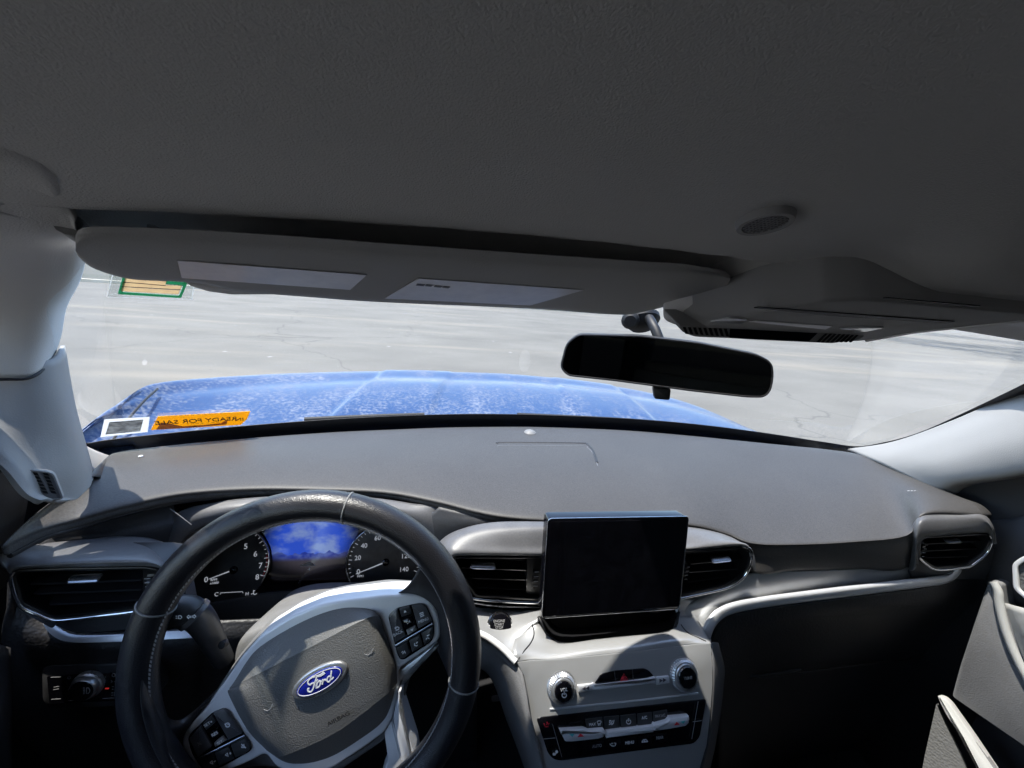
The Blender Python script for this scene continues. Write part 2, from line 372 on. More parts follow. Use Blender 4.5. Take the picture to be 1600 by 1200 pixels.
# a tree standing beyond the right side of the lot; its dappled shade falls on the asphalt
def tree(name, label, base, height, spread, seed):
    rng = random.Random(seed); t = thing(name, label, 'tree', base); base = V(base)
    bm = bmesh.new()
    def limb(a, b, r0, r1):
        d = (b-a).normalized(); x = d.orthogonal().normalized(); y = d.cross(x); R = []
        for q, r in ((a, r0), (b, r1)): R.append([bm.verts.new(q+(x*cos(k*pi/4)+y*sin(k*pi/4))*r) for k in range(8)])
        for k in range(8): bm.faces.new((R[0][k-1], R[0][k], R[1][k], R[1][k-1]))
    top = base+V((0, 0, height*.45)); limb(base, top, .24, .16); tips = []
    for k in range(11):
        a = k*2.4+rng.random(); rr = spread*(.35+.6*rng.random()); e = base+V((cos(a)*rr, sin(a)*rr, height*(.55+.4*rng.random())))
        limb(top-V((0, 0, rng.random()*height*.12)), e, .09, .03); tips.append(e)
        for j in range(3):
            q = e+V((rng.uniform(-1, 1), rng.uniform(-1, 1), rng.uniform(-.3, .8)))*spread*.3; limb(lerp(top, e, .7), q, .03, .012); tips.append(q)
    frombm('trunk', bm, 'bark', t)
    vs, fs = [], []
    for e in tips:
        for k in range(170):
            p = e+V((rng.gauss(0, 1), rng.gauss(0, 1), rng.gauss(0, .7)))*spread*.15; u = V((rng.gauss(0, 1), rng.gauss(0, 1), rng.gauss(0, .6))).normalized(); w = u.orthogonal().normalized()
            s = .09+.07*rng.random(); i = len(vs); vs += [p-u*s, p+w*s*.45, p+u*s, p-w*s*.45]; fs.append((i, i+1, i+2, i+3))
    me = bpy.data.meshes.new('crown'); me.from_pydata(vs, [], fs); c = mk('crown', me, 'leaf', t, 0); return t
tree('shade_tree', 'broad leafy tree beyond the overhead console casting dappled shade on the lot', (29, 24, 0), 9, 6, 3)
tree('shade_tree', 'leafy tree on the right of the lot nearest the car', (29.5, 12.6, 0), 9, 6, 5)
tree('shade_tree', 'leafy tree farthest back on the right of the lot', (50, 36, 0), 9, 7, 8)
tree('shade_tree', 'leafy tree midway along the right edge of the lot', (39, 17.5, 0), 9, 6.5, 11)
tree('shade_tree', 'leafy tree standing behind the other trees on the right', (55, 26, 0), 9, 7, 14)
# ------------------------------------------------------------------ bonnet
def paint():
    m = bpy.data.materials.new('blue_paint'); m.use_nodes = True; nt = m.node_tree; L = nt.links.new; b = nt.nodes['Principled BSDF']
    b.inputs['Roughness'].default_value = .32; b.inputs['Specular IOR Level'].default_value = .3; b.inputs['Metallic'].default_value = .1; b.inputs['Coat Weight'].default_value = 1; b.inputs['Coat Roughness'].default_value = .06
    tc = nt.nodes.new('ShaderNodeTexCoord')
    mpp = nd(nt, 'ShaderNodeMapping'); mpp.inputs['Scale'].default_value = (1.0, .45, 1); L(tc.outputs['Object'], mpp.inputs['Vector'])  # stretches the dust noise into streaks that also imitate white glare
    n1 = nd(nt, 'ShaderNodeTexNoise', Scale=8.0, Detail=6.0, Roughness=.72); L(mpp.outputs[0], n1.inputs['Vector'])
    n2 = nd(nt, 'ShaderNodeTexNoise', Scale=110.0, Detail=3.0); L(tc.outputs['Object'], n2.inputs['Vector'])
    mu = nd(nt, 'ShaderNodeMath', operation='MULTIPLY'); L(n1.outputs['Fac'], mu.inputs[0]); L(n2.outputs['Fac'], mu.inputs[1])
    mr = nd(nt, 'ShaderNodeMapRange'); mr.inputs['From Min'].default_value = .225; mr.inputs['From Max'].default_value = .40; mr.inputs['To Max'].default_value = .7; L(mu.outputs[0], mr.inputs['Value'])
    mx = nd(nt, 'ShaderNodeMix', data_type='RGBA'); L(mr.outputs[0], mx.inputs['Factor']); mx.inputs['A'].default_value = (.020, .050, .140, 1); mx.inputs['B'].default_value = (.21, .235, .29, 1)
    L(mx.outputs['Result'], b.inputs['Base Color'])
    inv = nd(nt, 'ShaderNodeMath', operation='SUBTRACT'); inv.inputs[0].default_value = .22; L(mr.outputs[0], inv.inputs[1]); L(inv.outputs[0], b.inputs['Coat Weight'])
    rr = nd(nt, 'ShaderNodeMapRange'); rr.inputs['To Min'].default_value = .3; rr.inputs['To Max'].default_value = .75; L(mr.outputs[0], rr.inputs['Value']); L(rr.outputs[0], b.inputs['Roughness'])
    im = nd(nt, 'ShaderNodeMath', operation='MULTIPLY'); im.inputs[1].default_value = .1; L(inv.outputs[0], im.inputs[0]); L(im.outputs[0], b.inputs['Metallic'])
    M['blue_paint'] = m
paint()
TOPE = [(132, 690, .86), (165, 655, .92), (205, 624, .98), (245, 604, 1.08), (330, 594, 1.25), (440, 587, 1.42), (560, 583, 1.52), (640, 583, 1.55), (700, 584.5, 1.57), (800, 588, 1.58), (900, 598, 1.55), (1000, 614, 1.45), (1080, 636, 1.33), (1160, 672, 1.2)]
def hoodbump(x): return .013*(sstep(-.56, -.535, x)-sstep(.40, .425, x))-.008*(sstep(-.30, -.28, x)-sstep(.14, .16, x))
rows = [[], [], [], [], []]
for i, (px, py, y) in enumerate(TOPE):
    t = PY(px, py, y); xb = t.x*.97; yb = .93-.20*(xb/.8)**2; zb = 1.085-.02*abs(xb)
    bb = V((xb, min(yb, y-.08), min(zb, t.z-.03) if i < 3 else zb))
    mid = (bb+t)/2+V((0, 0, .016)); m2 = bb*.2+t*.8+V((0, 0, .010))
    rows[0].append(bb); rows[1].append(mid); rows[2].append(m2); rows[3].append(t+V((t.x*.03, .10, -.035))); rows[4].append(t+V((t.x*.05, .42, -.45)))
hd = thing('car_hood', 'dusty metallic blue car hood with glare streaks in its colour, seen through the windshield', 'hood', (0, 1.2, .95))
hp = loft('hood_panel', rows, 'blue_paint', hd, 26, 8, .004, smooth=50)
for v in hp.data.vertices:
    w = v.co+hp.location+V(hd.location); v.co.z += hoodbump(w.x-.12*(w.y-1.0))*sstep(.9, 1.1, w.y)*(1-sstep(1.3, 1.5, w.y)*.55)-.004
gap = [PY(178, 686, .86)+V((0, 0, .006)), PY(200, 658, .90)+V((0, 0, .008)), PY(226, 628, .98)+V((0, 0, .008)), PY(246, 607, 1.06)+V((0, 0, .004))]
tube('fender_gap', spline([p-V((0, 0, .005)) for p in gap], 4), .0028, 'black', hd, seg=6)
# cowl and wipers
cw = []
for f in (0, 1):
    cw.append([V((x, .965-.20*(x/.8)**2-.03+.10*f, 1.072+.028*f-.02*abs(x))) for x in [-.8+.16*k for k in range(11)]])
tag(loft('cowl_panel', cw, 'rubber', None, 3, 3, .01), 'black plastic cowl strip below the windshield', 'cowl')
# ------------------------------------------------------------------ windshield
def WS(s, t):
    b = V((s*.83, .965-.215*s*s, 1.100+.03*s*s)); e = V((s*.68, .37-.07*s*s, 1.505-.02*s*s))
    return b.lerp(e, t)+V((0, .03, .03))*(4*t*(1-t))*(1-.5*s*s)
def ghit(px, py):
    d = ray(px, py)
    def zg(p):
        t = .5
        for _ in range(12):
            s = p.x/lerp(.83, .68, t); k = 4*t*(1-t)*(1-.5*s*s)*.03; y0 = .965-.215*s*s; y1 = .37-.07*s*s; t = min(1.3, max(-.3, (p.y-k-y0)/(y1-y0)))
        s = p.x/lerp(.83, .68, t); return WS(s, t).z
    a, b = .2/d.y, 1.2/d.y
    for _ in range(40):
        c = (a+b)/2; p = CAMP+d*c
        if p.z < zg(p): a = c
        else: b = c
    return CAMP+d*a
def circle3(a, b, c):
    ab = b-a; ac = c-a; n = ab.cross(ac); o = (n.cross(ab)*ac.length_squared+ac.cross(n)*ab.length_squared)/(2*n.length_squared); return a+o, o.length
def glass():
    m = bpy.data.materials.new('windshield_glass'); m.use_nodes = True; nt = m.node_tree; L = nt.links.new
    for n in list(nt.nodes):
        if n.type == 'BSDF_PRINCIPLED': nt.nodes.remove(n)
    out = nt.nodes['Material Output']
    tr = nd(nt, 'ShaderNodeBsdfTransparent'); tr.inputs['Color'].default_value = (.955, .975, .97, 1)
    gl = nd(nt, 'ShaderNodeBsdfGlossy'); gl.inputs['Roughness'].default_value = .0
    lw = nd(nt, 'ShaderNodeLayerWeight'); lw.inputs['Blend'].default_value = .5      # Schlick reflection of a thin pane, the same from both sides
    p5 = nd(nt, 'ShaderNodeMath', operation='POWER'); L(lw.outputs['Facing'], p5.inputs[0]); p5.inputs[1].default_value = 5
    fr = nd(nt, 'ShaderNodeMath', operation='MULTIPLY_ADD'); L(p5.outputs[0], fr.inputs[0]); fr.inputs[1].default_value = .92; fr.inputs[2].default_value = .07
    m1 = nd(nt, 'ShaderNodeMixShader'); L(fr.outputs[0], m1.inputs[0]); L(tr.outputs[0], m1.inputs[1]); L(gl.outputs[0], m1.inputs[2])
    tl = nd(nt, 'ShaderNodeBsdfTranslucent'); df = nd(nt, 'ShaderNodeBsdfDiffuse'); dm = nd(nt, 'ShaderNodeMixShader'); dm.inputs[0].default_value = .4
    for q in (tl, df): q.inputs['Color'].default_value = (.75, .74, .70, 1)
    L(tl.outputs[0], dm.inputs[1]); L(df.outputs[0], dm.inputs[2])
    g = nt.nodes.new('ShaderNodeNewGeometry')
    n1 = nd(nt, 'ShaderNodeTexNoise', Scale=9.0, Detail=4.0, Roughness=.7); L(g.outputs['Position'], n1.inputs['Vector'])
    tot = None
    def far(pts, amt, sharp):
        nonlocal tot
        o, r = circle3(*[ghit(*p) for p in pts])
        vd = nd(nt, 'ShaderNodeVectorMath', operation='DISTANCE'); L(g.outputs['Position'], vd.inputs[0]); vd.inputs[1].default_value = o
        mr = nd(nt, 'ShaderNodeMapRange', interpolation_type='SMOOTHSTEP'); mr.inputs['From Min'].default_value = r-sharp; mr.inputs['From Max'].default_value = r+sharp; mr.inputs['To Max'].default_value = amt; L(vd.outputs['Value'], mr.inputs['Value'])
        if tot is None: tot = mr.outputs[0]
        else:
            a = nd(nt, 'ShaderNodeMath', operation='ADD'); L(tot, a.inputs[0]); L(mr.outputs[0], a.inputs[1]); tot = a.outputs[0]
    far([(1405, 548), (1378, 612), (1325, 690)], .035, .003)
    far([(133, 534), (215, 562), (330, 586)], -.022, .002)
    far([(122, 470), (127, 525), (147, 600)], .02, .003)
    mr = nd(nt, 'ShaderNodeMapRange'); mr.inputs['From Min'].default_value = .35; mr.inputs['From Max'].default_value = .75; mr.inputs['To Min'].default_value = .004; mr.inputs['To Max'].default_value = .03; L(n1.outputs['Fac'], mr.inputs['Value'])
    v = nd(nt, 'ShaderNodeTexVoronoi', Scale=46.0); L(g.outputs['Position'], v.inputs['Vector'])
    sp = nd(nt, 'ShaderNodeMapRange'); sp.inputs['From Min'].default_value = .05; sp.inputs['From Max'].default_value = .09; sp.inputs['To Min'].default_value = .12; sp.inputs['To Max'].default_value = 0; L(v.outputs['Distance'], sp.inputs['Value'])
    for q in (mr.outputs[0], sp.outputs[0]):
        a = nd(nt, 'ShaderNodeMath', operation='ADD'); L(tot, a.inputs[0]); L(q, a.inputs[1]); tot = a.outputs[0]
    cl = nd(nt, 'ShaderNodeClamp'); L(tot, cl.inputs[0])
    m2 = nd(nt, 'ShaderNodeMixShader'); L(cl.outputs[0], m2.inputs[0]); L(m1.outputs[0], m2.inputs[1]); L(dm.outputs[0], m2.inputs[2]); L(m2.outputs[0], out.inputs['Surface'])
    M['glass'] = m
glass()
ws = thing('windshield', 'dusty curved windshield with wiper arcs and a black border', 'windshield', (0, .95, 1.1))
NS, NT = 40, 16
bm = bmesh.new(); vs = [[bm.verts.new(WS(-1+2*i/NS, j/NT)) for j in range(NT+1)] for i in range(NS+1)]
for i in range(NS):
    for j in range(NT): bm.faces.new((vs[i][j], vs[i+1][j], vs[i+1][j+1], vs[i][j+1]))
gp = frombm('pane', bm, 'glass', ws, 80)
# black ceramic border: follows the pane just inside it
def border(name, fs):
    bm = bmesh.new(); a = [bm.verts.new(p) for p, q in fs]; b = [bm.verts.new(q) for p, q in fs]
    for i in range(len(fs)-1): bm.faces.new((a[i], a[i+1], b[i+1], b[i]))
    o = frombm(name, bm, 'black', ws, 80); sm = o.modifiers.new('thickness', 'SOLIDIFY'); sm.thickness = .0015; sm.offset = 0; return o
EPS = V((0, -.003, -.003))
low = [(60, 668), (124, 686), (140, 689), (170, 684), (260, 674), (400, 661), (560, 650), (700, 645), (800, 645), (900, 648), (1000, 653), (1100, 662), (1200, 675), (1290, 689), (1335, 695), (1370, 691), (1430, 675), (1500, 644), (1600, 595), (1700, 542)]
fs = []
for p in spline(low, 4):
    q = ghit(p.x, p.y); k = q.x
    if p.x < 1320: e = ghit(p.x, p.y+34)
    else: w = min(1, (p.x-1320)/60); e = ghit(p.x+lerp(0, 8, w), p.y+lerp(34, 22, w))
    fs.append((q+EPS, e+EPS))
border('black_border', fs)
# wipers parked at the foot of the glass
def wiper(label, a, b):
    t = thing('windshield_wiper', label, 'wiper', ghit(*a)+V((0, .02, .01)), 'windshield wipers')
    P = [ghit(lerp(a[0], b[0], k/10), lerp(a[1], b[1], k/10)-2*sin(k/10*pi))+V((0, .010, .004)) for k in range(11)]
    tube('blade', P, .004, 'rubber', t, seg=6); tube('arm', [p+V((0, .012, .006)) for p in P[:7]], .006, 'rubber', t, seg=8); return t
wiper('black wiper resting at the foot of the glass on the driver side', (470, 668), (790, 656))
wiper('black wiper resting at the foot of the glass on the passenger side', (810, 658), (1120, 676))
# stickers on the inside of the glass
def gpl(px, py):
    o = ghit(px, py); a = ghit(px+4, py)-o; b = ghit(px, py-4)-o; n = a.cross(b).normalized()
    if n.y > 0: n = -n
    return Pl(o+n*.004, n)
st = gpl(195, 668); t = thing('inspection_sticker', 'small grey window decal with white border, lower left of the windshield', 'sticker', st.o)
ringp('border', st, st.uvs([(163, 656), (234, 652), (231, 675), (157, 683)]), st.uvs([(171, 660), (224, 656), (219, 674), (165, 679)]), -.001, 0, 'white_paper', t)
plate('printed_field', st, st.uvs([(171, 660), (224, 656), (219, 674), (165, 679)], .0005), 0, .0005, 'grey_print', t)
st = gpl(315, 658); t = thing('orange_sticker', 'worn orange READY FOR SALE sticker reading backwards through the glass', 'sticker', st.o)
plate('backing', st, st.uvs([(247, 651), (391, 643), (386, 655), (376, 664), (236, 672), (240, 664)]), -.001, 0, 'orange_vinyl', t)
plate('worn_patch', st, st.uvs([(252, 660), (266, 662), (285, 666), (320, 664), (345, 661), (356, 655), (354, 663), (300, 668), (244, 671)]), 0, .0004, 'orange_worn', t)
text('READY FOR SALE', st, (309, 657.6), (323, 656.8), 5.6, 'print_dark', t, .0007, squeeze=.66, mirror=True)
_o = strokes('small_print', st, [[(x, 650.5-(x-258)*.055), (x+6, 650.2-(x-258)*.055)] for x in range(262, 350, 9)]+[[(x, 664.5-(x-258)*.055), (x+5, 664.2-(x-258)*.055)] for x in range(290, 346, 8)], .0009, 'print_dark', t, .0007); _o['kind'] = 'stuff'
text('IN', st, (374, 655.6), (380, 655.2), 4.2, 'print_dark', t, .0007, squeeze=.8, mirror=True)
st = gpl(238, 445); t = thing('registration_sticker', 'green and tan permit sticker in a clear sleeve under the visor', 'sticker', st.o)
plate('clear_sleeve', st, st.uvs([(172, 420), (305, 432), (300, 468), (168, 464)]), -.001, -.0004, 'glass', t)
ringp('green_border', st, rnd(st.uvs([(194, 424), (296, 434), (283, 465), (184, 459)]), .002), rnd(st.uvs([(199, 428), (290, 437), (280, 462), (191, 456)]), .002), 0, .0005, 'green_print', t)
poly('green_field', st, [(262, 433), (291, 437), (287, 447), (259, 444)], 'green_print', t, .0006)
for a, b in (((198, 428, 262), (446, 434)), ((195, 435, 260), (441, 441)), ((192, 442, 284), (447, 447)), ((190, 449, 281), (454, 455))):
    x0, y0, x1 = a; poly('printed_row', st, [(x0, y0), (x1, y0+5), (x1-2, y0+11), (x0-1.5, y0+6)], 'tan_print', t, .0008)
strokes('row_line', st, [[(194, 434), (260, 439.5)], [(192, 441), (259, 446.5)], [(190, 448), (283, 453)]], .0008, 'print_dark', t, .0011)
strokes('sleeve_edge', st, [[(178, 424), (167, 463)], [(168, 464), (300, 468)], [(305, 434), (300, 468)]], .0006, 'white_paper', t, .0009)
_o = strokes('small_print', st, [[(x, 439+(x-262)*.07), (x+4, 439.3+(x-262)*.07)] for x in range(264, 288, 6)]+[[(x, 444.6+(x-262)*.07), (x+4, 444.9+(x-262)*.07)] for x in range(262, 286, 6)], .0009, 'print', t, .001); _o['kind'] = 'stuff'
# ================================================================== roof lining
def hl(x, y):
    ys = [(-2.2, 1.57), (-.8, 1.60), (-.2, 1.60), (0, 1.575), (.1, 1.542), (.17, 1.514), (.23, 1.4955), (.30, 1.480), (.37, 1.465), (.42, 1.455), (.56, 1.43)]
    for (a, za), (b, zb) in zip(ys, ys[1:]):
        if y <= b: break
    z = lerp(za, zb, (y-a)/(b-a)) ; d = max(0, abs(x)-.50)
    return z+.013-.125*x*x*(1 if abs(x) < .5 else .25/(x*x))-2.6*d*d
VX0, VX1 = -.462, -.012
def bulge(x, y):                                # the lining swells down around the overhead console
    return .021*sstep(.005+.25*(y-.2), .085+.25*(y-.2), x)*sstep(.155, .212, y)*(1-sstep(.25, .335, y))
def recess(x, y):
    yr = lerp(.226, .268, (x-VX0)/(VX1-VX0))
    return .022*sstep(VX0-.012, VX0+.03, x)*(1-sstep(VX1-.03, VX1+.02, x))*sstep(yr-.005, yr+.008, y)*(1-sstep(.30, .335, y))-.013*sstep(VX0-.012, VX0+.03, x)*(1-sstep(VX1-.03, VX1+.02, x))*sstep(.31, .335, y)
XS = [-.74+.0125*k for k in range(int(1.48/.0125)+1)]; YS = [-2.2+.1*k for k in range(22)]+[.0+.00625*k for k in range(0, 91)]
bm = bmesh.new(); gv = []
for x in XS:
    e = lerp(.395-.08*(x/.7)**2, .205, sstep(.435, .475, -x)); col_ = []
    for y in YS:
        if y > .15: y = .15+(y-.15)*(e-.15)/(.5625-.15)
        col_.append(bm.verts.new((x, y, hl(x, y)+recess(x, y)-bulge(x, y))))
    gv.append(col_)
for i in range(len(XS)-1):
    for j in range(len(YS)-1): bm.faces.new((gv[i][j], gv[i+1][j], gv[i+1][j+1], gv[i][j+1]))
hlr = thing('headliner', 'grey woven headliner covering the whole car roof', 'headliner', (0, 0, 1.6))
ho = frombm('roof_lining', bm, 'headliner', hlr, 60)
for p in ho.data.polygons: pass
sm = ho.modifiers.new('thickness', 'SOLIDIFY'); sm.thickness = .035; sm.offset = 1 if ho.data.polygons[0].normal.z > 0 else -1
# ------------------------------------------------------------------ pillars
pt_ = thing('pillar_trim', 'grey plastic trim of the left windshield pillar beside the driver', 'pillar trim', (-.7, .5, 1.15))
def row(px): return [PY(*p) for p in px]
_hb = bvh_of(ho)
def hlhit(px, py):
    l = _hb.ray_cast(CAMP-wloc(ho), ray(px, py).normalized())[0]; return l+wloc(ho)+V((0, 0, -.0006))
loft('pillar_cover', [[q+V((0, 0, .006)) for q in (hlhit(-240, 160), hlhit(-60, 185), hlhit(40, 225), hlhit(78, 262), hlhit(102, 300), hlhit(116, 330))],
                     [hlhit(-240, 215), hlhit(-60, 235), hlhit(40, 262), hlhit(80, 283), PY(103, 310, .222), PY(117, 338, .243)],
                     row([(-260, 300, .215), (-60, 310, .222), (40, 322, .232), (85, 335, .243), (107, 350, .256), (122, 366, .276)]),
                     row([(-260, 370, .27), (-60, 375, .28), (45, 380, .29), (95, 386, .305), (119, 393, .325), (132, 402, .37)]),
                     row([(-260, 440, .36), (-60, 440, .37), (45, 440, .38), (92, 440, .40), (113, 440, .43), (123, 440, .50)]),
                     row([(-260, 480, .41), (-60, 480, .42), (38, 480, .435), (78, 480, .455), (95, 480, .49), (103, 480, .55)]),
                     row([(-260, 530, .43), (-60, 530, .445), (30, 530, .46), (70, 530, .48), (87, 525, .515), (95, 522, .56)]),
                     row([(-260, 600, .435), (-60, 596, .45), (0, 592, .462), (45, 590, .475), (70, 572, .497), (88, 545, .55)])], 'headliner', pt_, 5, 6, .0008)
loft('pillar_cover', [row([(-200, 560, .45), (-60, 560, .46), (0, 565, .472), (50, 565, .486), (80, 560, .51), (92, 545, .55), (95, 540, .62)]),
                     row([(-150, 630, .44), (-60, 630, .45), (0, 630, .462), (60, 630, .478), (94, 630, .503), (108, 630, .55), (111, 630, .62)]),
                     row([(-45, 690, .46), (-25, 690, .437), (20, 690, .452), (70, 690, .472), (107, 690, .50), (122, 690, .545), (127, 690, .61)]),
                     row([(-2, 715, .45), (16, 735, .43), (50, 740, .448), (85, 740, .468), (115, 735, .495), (129, 725, .53), (135, 718, .60)]),
                     row([(33, 762, .44), (42, 770, .427), (62, 776, .445), (88, 777, .465), (114, 772, .487), (130, 757, .515), (140, 745, .57)]),
                     row([(60, 782, .44), (68, 784, .43), (80, 786, .445), (95, 786, .463), (112, 781, .483), (128, 768, .505), (138, 757, .54)])], 'pillar', pt_, 5, 6, .004)
loft('foot_cover', [row([(118, 676, .62), (126, 691, .66), (150, 704, .69), (180, 715, .71)]), row([(116, 690, .57), (128, 712, .60), (150, 725, .63), (170, 730, .66)]), row([(110, 730, .53), (130, 748, .54), (145, 752, .56), (156, 748, .58)])], 'pillar', pt_, 5, 5, .004)
sp_ = [(0, 593, .459), (45, 591, .472), (70, 574, .494), (86, 548, .54)]
tube('cover_seam', spline(row([(-60, 597, .447)]+sp_), 4), .0016, 'black', pt_, seg=6)
# little air grille in the pillar foot
gpn = Pl(PY(70, 757, .447), (.55, -.8, .15)); gl_ = gpn
gr = thing('pillar_grille', 'small slotted grille in the foot of the left pillar trim', 'grille', gl_.o)
ou = rnd(gl_.uvs([(32, 732), (84, 737), (101, 781), (64, 781)]), .006)
ringp('grille_frame', gl_, ou, offset(ou, .0015), -.006, .0022, 'pillar', gr)
plate('grille_back', gl_, offset(ou, .0012), -.006, .0006, 'grey_plastic', gr)
for c, (xa, xb) in enumerate((((52, 736), (60, 739)), ((66, 738), (76, 741)))):
    for k in range(6):
        a = (lerp((50, 66)[c], (68, 80)[c], k/6), lerp(738, 772, k/6)); d = lerp(8, 8, k/6)
        poly('slot', gl_, [a, (a[0]+d, a[1]+1), (a[0]+d+3, a[1]+5.2), (a[0]+3, a[1]+4.2)], 'black', gr, .0012, .0006)
pr_ = thing('pillar_trim', 'sunlit white-grey trim of the right windshield pillar', 'pillar trim', (.72, .6, 1.12))
loft('pillar_cover', [[PX(1320, 702, .775), PX(1332, 706, .765), PX(1370, 722, .735), PX(1420, 746, .715), PX(1462, 764, .71), PX(1490, 775, .735)],
                      [PX(1395, 690, .765), PX(1405, 693, .755), PX(1430, 706, .725), PX(1460, 728, .70), PX(1492, 753, .70), PX(1520, 758, .73)],
                      [PX(1490, 656, .755), PX(1500, 660, .745), PX(1520, 676, .712), PX(1545, 705, .688), PX(1575, 741, .69), PX(1600, 745, .72)],
                      [PX(1605, 604, .745), PX(1615, 607, .735), PX(1635, 630, .70), PX(1660, 670, .675), PX(1690, 715, .675), PX(1720, 715, .70)],
                      [PX(1800, 515, .73), PX(1810, 518, .72), PX(1830, 550, .68), PX(1850, 590, .655), PX(1880, 640, .655), PX(1900, 640, .68)]], 'pillar', pr_, 6, 8, .004)
# ================================================================== car body around the cabin (doors, floor, tail)
fl = abox('cabin_floor', (-.80, -2.3, .36), (.80, .95, .42), 'carpet'); fl['kind'] = 'structure'; fl['label'] = 'dark carpeted cabin floor'
for s in (-1, 1):
    _k = abox('kick_panel', (s*.81-.012, .40, .42), (s*.81+.012, .92, 1.02), 'black'); tag(_k, 'dark %s kick panel under the end of the dashboard' % ('left', 'right')[s > 0], 'trim panel')
fw = abox('firewall', (-.80, .90, .42), (.80, .94, 1.07), 'black'); tag(fw, 'dark bulkhead below the dashboard', 'bulkhead')
cb = thing('rear_cabin', 'dark rear cabin body of the car behind the camera', 'car body', (0, -1.5, .42))
abox('tail_panel', (-.80, -2.36, .42), (.80, -2.3, 1.12), 'black', cb)
abox('tail_glass_frame', (-.80, -2.36, 1.5), (.80, -2.3, 1.66), 'black', cb)
for s in (-1, 1):
    abox('side_panel', (s*.80-.02, -2.3, .42), (s*.80+.02, -.9, 1.15), 'black', cb)
    abox('pillar', (s*.76-.02, -2.3, 1.15), (s*.76+.02, -1.7, 1.55), 'black', cb)
    abox('pillar', (s*.76-.02, -.95, 1.15), (s*.76+.02, -.75, 1.55), 'black', cb)
    abox('roof_rail', (s*.76-.025, -2.3, 1.46), (s*.76+.025, .30, 1.62), 'black', cb)
for s in (-1, 1): abox('privacy_pane', (s*.775-.004, -1.7, 1.15), (s*.775+.004, -.95, 1.46), 'privacy', cb)
abox('dimming_pane', (.771, -.75, 1.10), (.779, .28, 1.47), 'privacy', cb)  # unseen tinted pane added to darken the right side of the cabin
abox('tail_pane', (-.78, -2.34, 1.12), (.78, -2.33, 1.5), 'privacy', cb)
abox('rear_seat', (-.62, -1.75, .42), (.62, -1.45, 1.30), 'bolster', cb, .06)
for x in (-.38, .38): abox('seat_back', (x-.25, -.55, .42), (x+.25, -.38, 1.12), 'bolster', cb, .06)
# ================================================================== dashboard
db = thing('dashboard', 'wide black soft-touch dashboard running across the whole car', 'dashboard', (0, .6, .6))
FR = [(4, 856, .415), (60, 829, .45), (120, 812, .48), (200, 790, .51), (290, 772, .545), (400, 765, .57), (500, 766, .575), (600, 770, .57), (680, 784, .55), (740, 799, .53), (790, 808, .515), (860, 813, .505), (960, 816, .50), (1075, 820, .49), (1132, 833, .48), (1176, 850, .462), (1240, 852, .458), (1330, 848, .456), (1416, 838, .455), (1446, 803, .463), (1548, 806, .447)]
RE = [(150, 745, 1.17), (165, 724, 1.16), (185, 708, 1.15), (260, 698, 1.145), (340, 690, 1.14), (440, 682, 1.14), (530, 676, 1.138), (620, 672, 1.137), (700, 669, 1.136), (770, 668, 1.135), (830, 668, 1.135), (900, 670, 1.135), (985, 674, 1.135), (1080, 682, 1.135), (1140, 688, 1.137), (1190, 693, 1.137), (1240, 698, 1.138), (1290, 703, 1.14), (1345, 712, 1.140), (1425, 745, 1.145), (1500, 782, 1.150)]
LOW = {15: (1176, 893, .452), 16: (1240, 891, .456), 17: (1330, 888, .458), 18: (1418, 885, .46)}
rows = [[] for _ in range(8)]
for i, (f, r) in enumerate(zip(FR, RE)):
    F = PY(*f); R_ = PZ(*r)
    if i in LOW:
        lo = PY(*LOW[i]); rows[0].append(lo); mid = PY(LOW[i][0], lerp(LOW[i][1], f[1], .55), f[2]-.002); rows[1].append(mid)
    else:
        rows[0].append(F+V((0, .016, -.013))); rows[1].append(F+V((0, .001, -.010)))
    rows[2].append(F+V((0, 0, -.003) if i not in LOW else (0, 0, 0)))
    rows[3].append(F+(R_-F)*.03+V((0, 0, .004))); d = R_-F
    rows[4].append(F+d*.35+V((0, 0, .010))); rows[5].append(F+d*.7+V((0, 0, .008)))
    rows[6].append(R_+V((0, 0, .001))); rows[7].append(R_+V((0, .02, -.030)))
pad = loft('top_pad', rows, 'dash', db, 6, 6, smooth=75)
s = pad.modifiers.new('thickness', 'SOLIDIFY'); s.thickness = .0006; s.offset = -1 if pad.data.polygons[len(pad.data.polygons)//2].normal.z > 0 else 1
# raised corner line of the speaker lid on the pad
groove = [(776, 693), (790, 691.5), (905, 692.5), (917, 695), (925, 703), (933, 723)]
def padhit(px, py, dz=0):
    # height of the pad under a pixel, from the built sheet
    loc = pad_bvh.ray_cast(CAMP-wloc(pad), ray(px, py).normalized())[0]
    return loc+wloc(pad)+V((0, 0, dz))
pad_bvh = bvh_of(pad)
tube('lid_groove', spline([padhit(*p, -.0018) for p in groove], 4), .0040, 'bolster', db, seg=8)
tube('lid_groove', spline([padhit(p[0]+1, p[1]+5, -.0006) for p in groove], 4), .0018, 'fascia_smooth', db, seg=6)
sn = padhit(828, 676); lathe('light_sensor', sn-V((0, 0, .002)), (0, 0, 1), [(.014, 0), (.014, .003), (.011, .006), (.005, .0085), (.001, .009)], 'grey_plastic', db)
sn = padhit(220, 714); lathe('alarm_lamp', sn-V((0, 0, .001)), (0, 0, 1), [(.0035, 0), (.003, .003), (.001, .004)], 'lens', db, seg=16)
strokes('airbag_mark', Pl(padhit(1430, 766), (0, -.1, 1)).up(.001), [[(1418+5*k, 767), (1421+5*k, 766.4)] for k in range(5)], .0012, 'print_dim', db, .0006)
# rear strip along the glass: defroster outlet
tube('defroster_strip', spline([PZ(p[0], p[1]+1, p[2]-.001) for p in RE[2:19]], 3), .0022, 'fascia', db, seg=8)
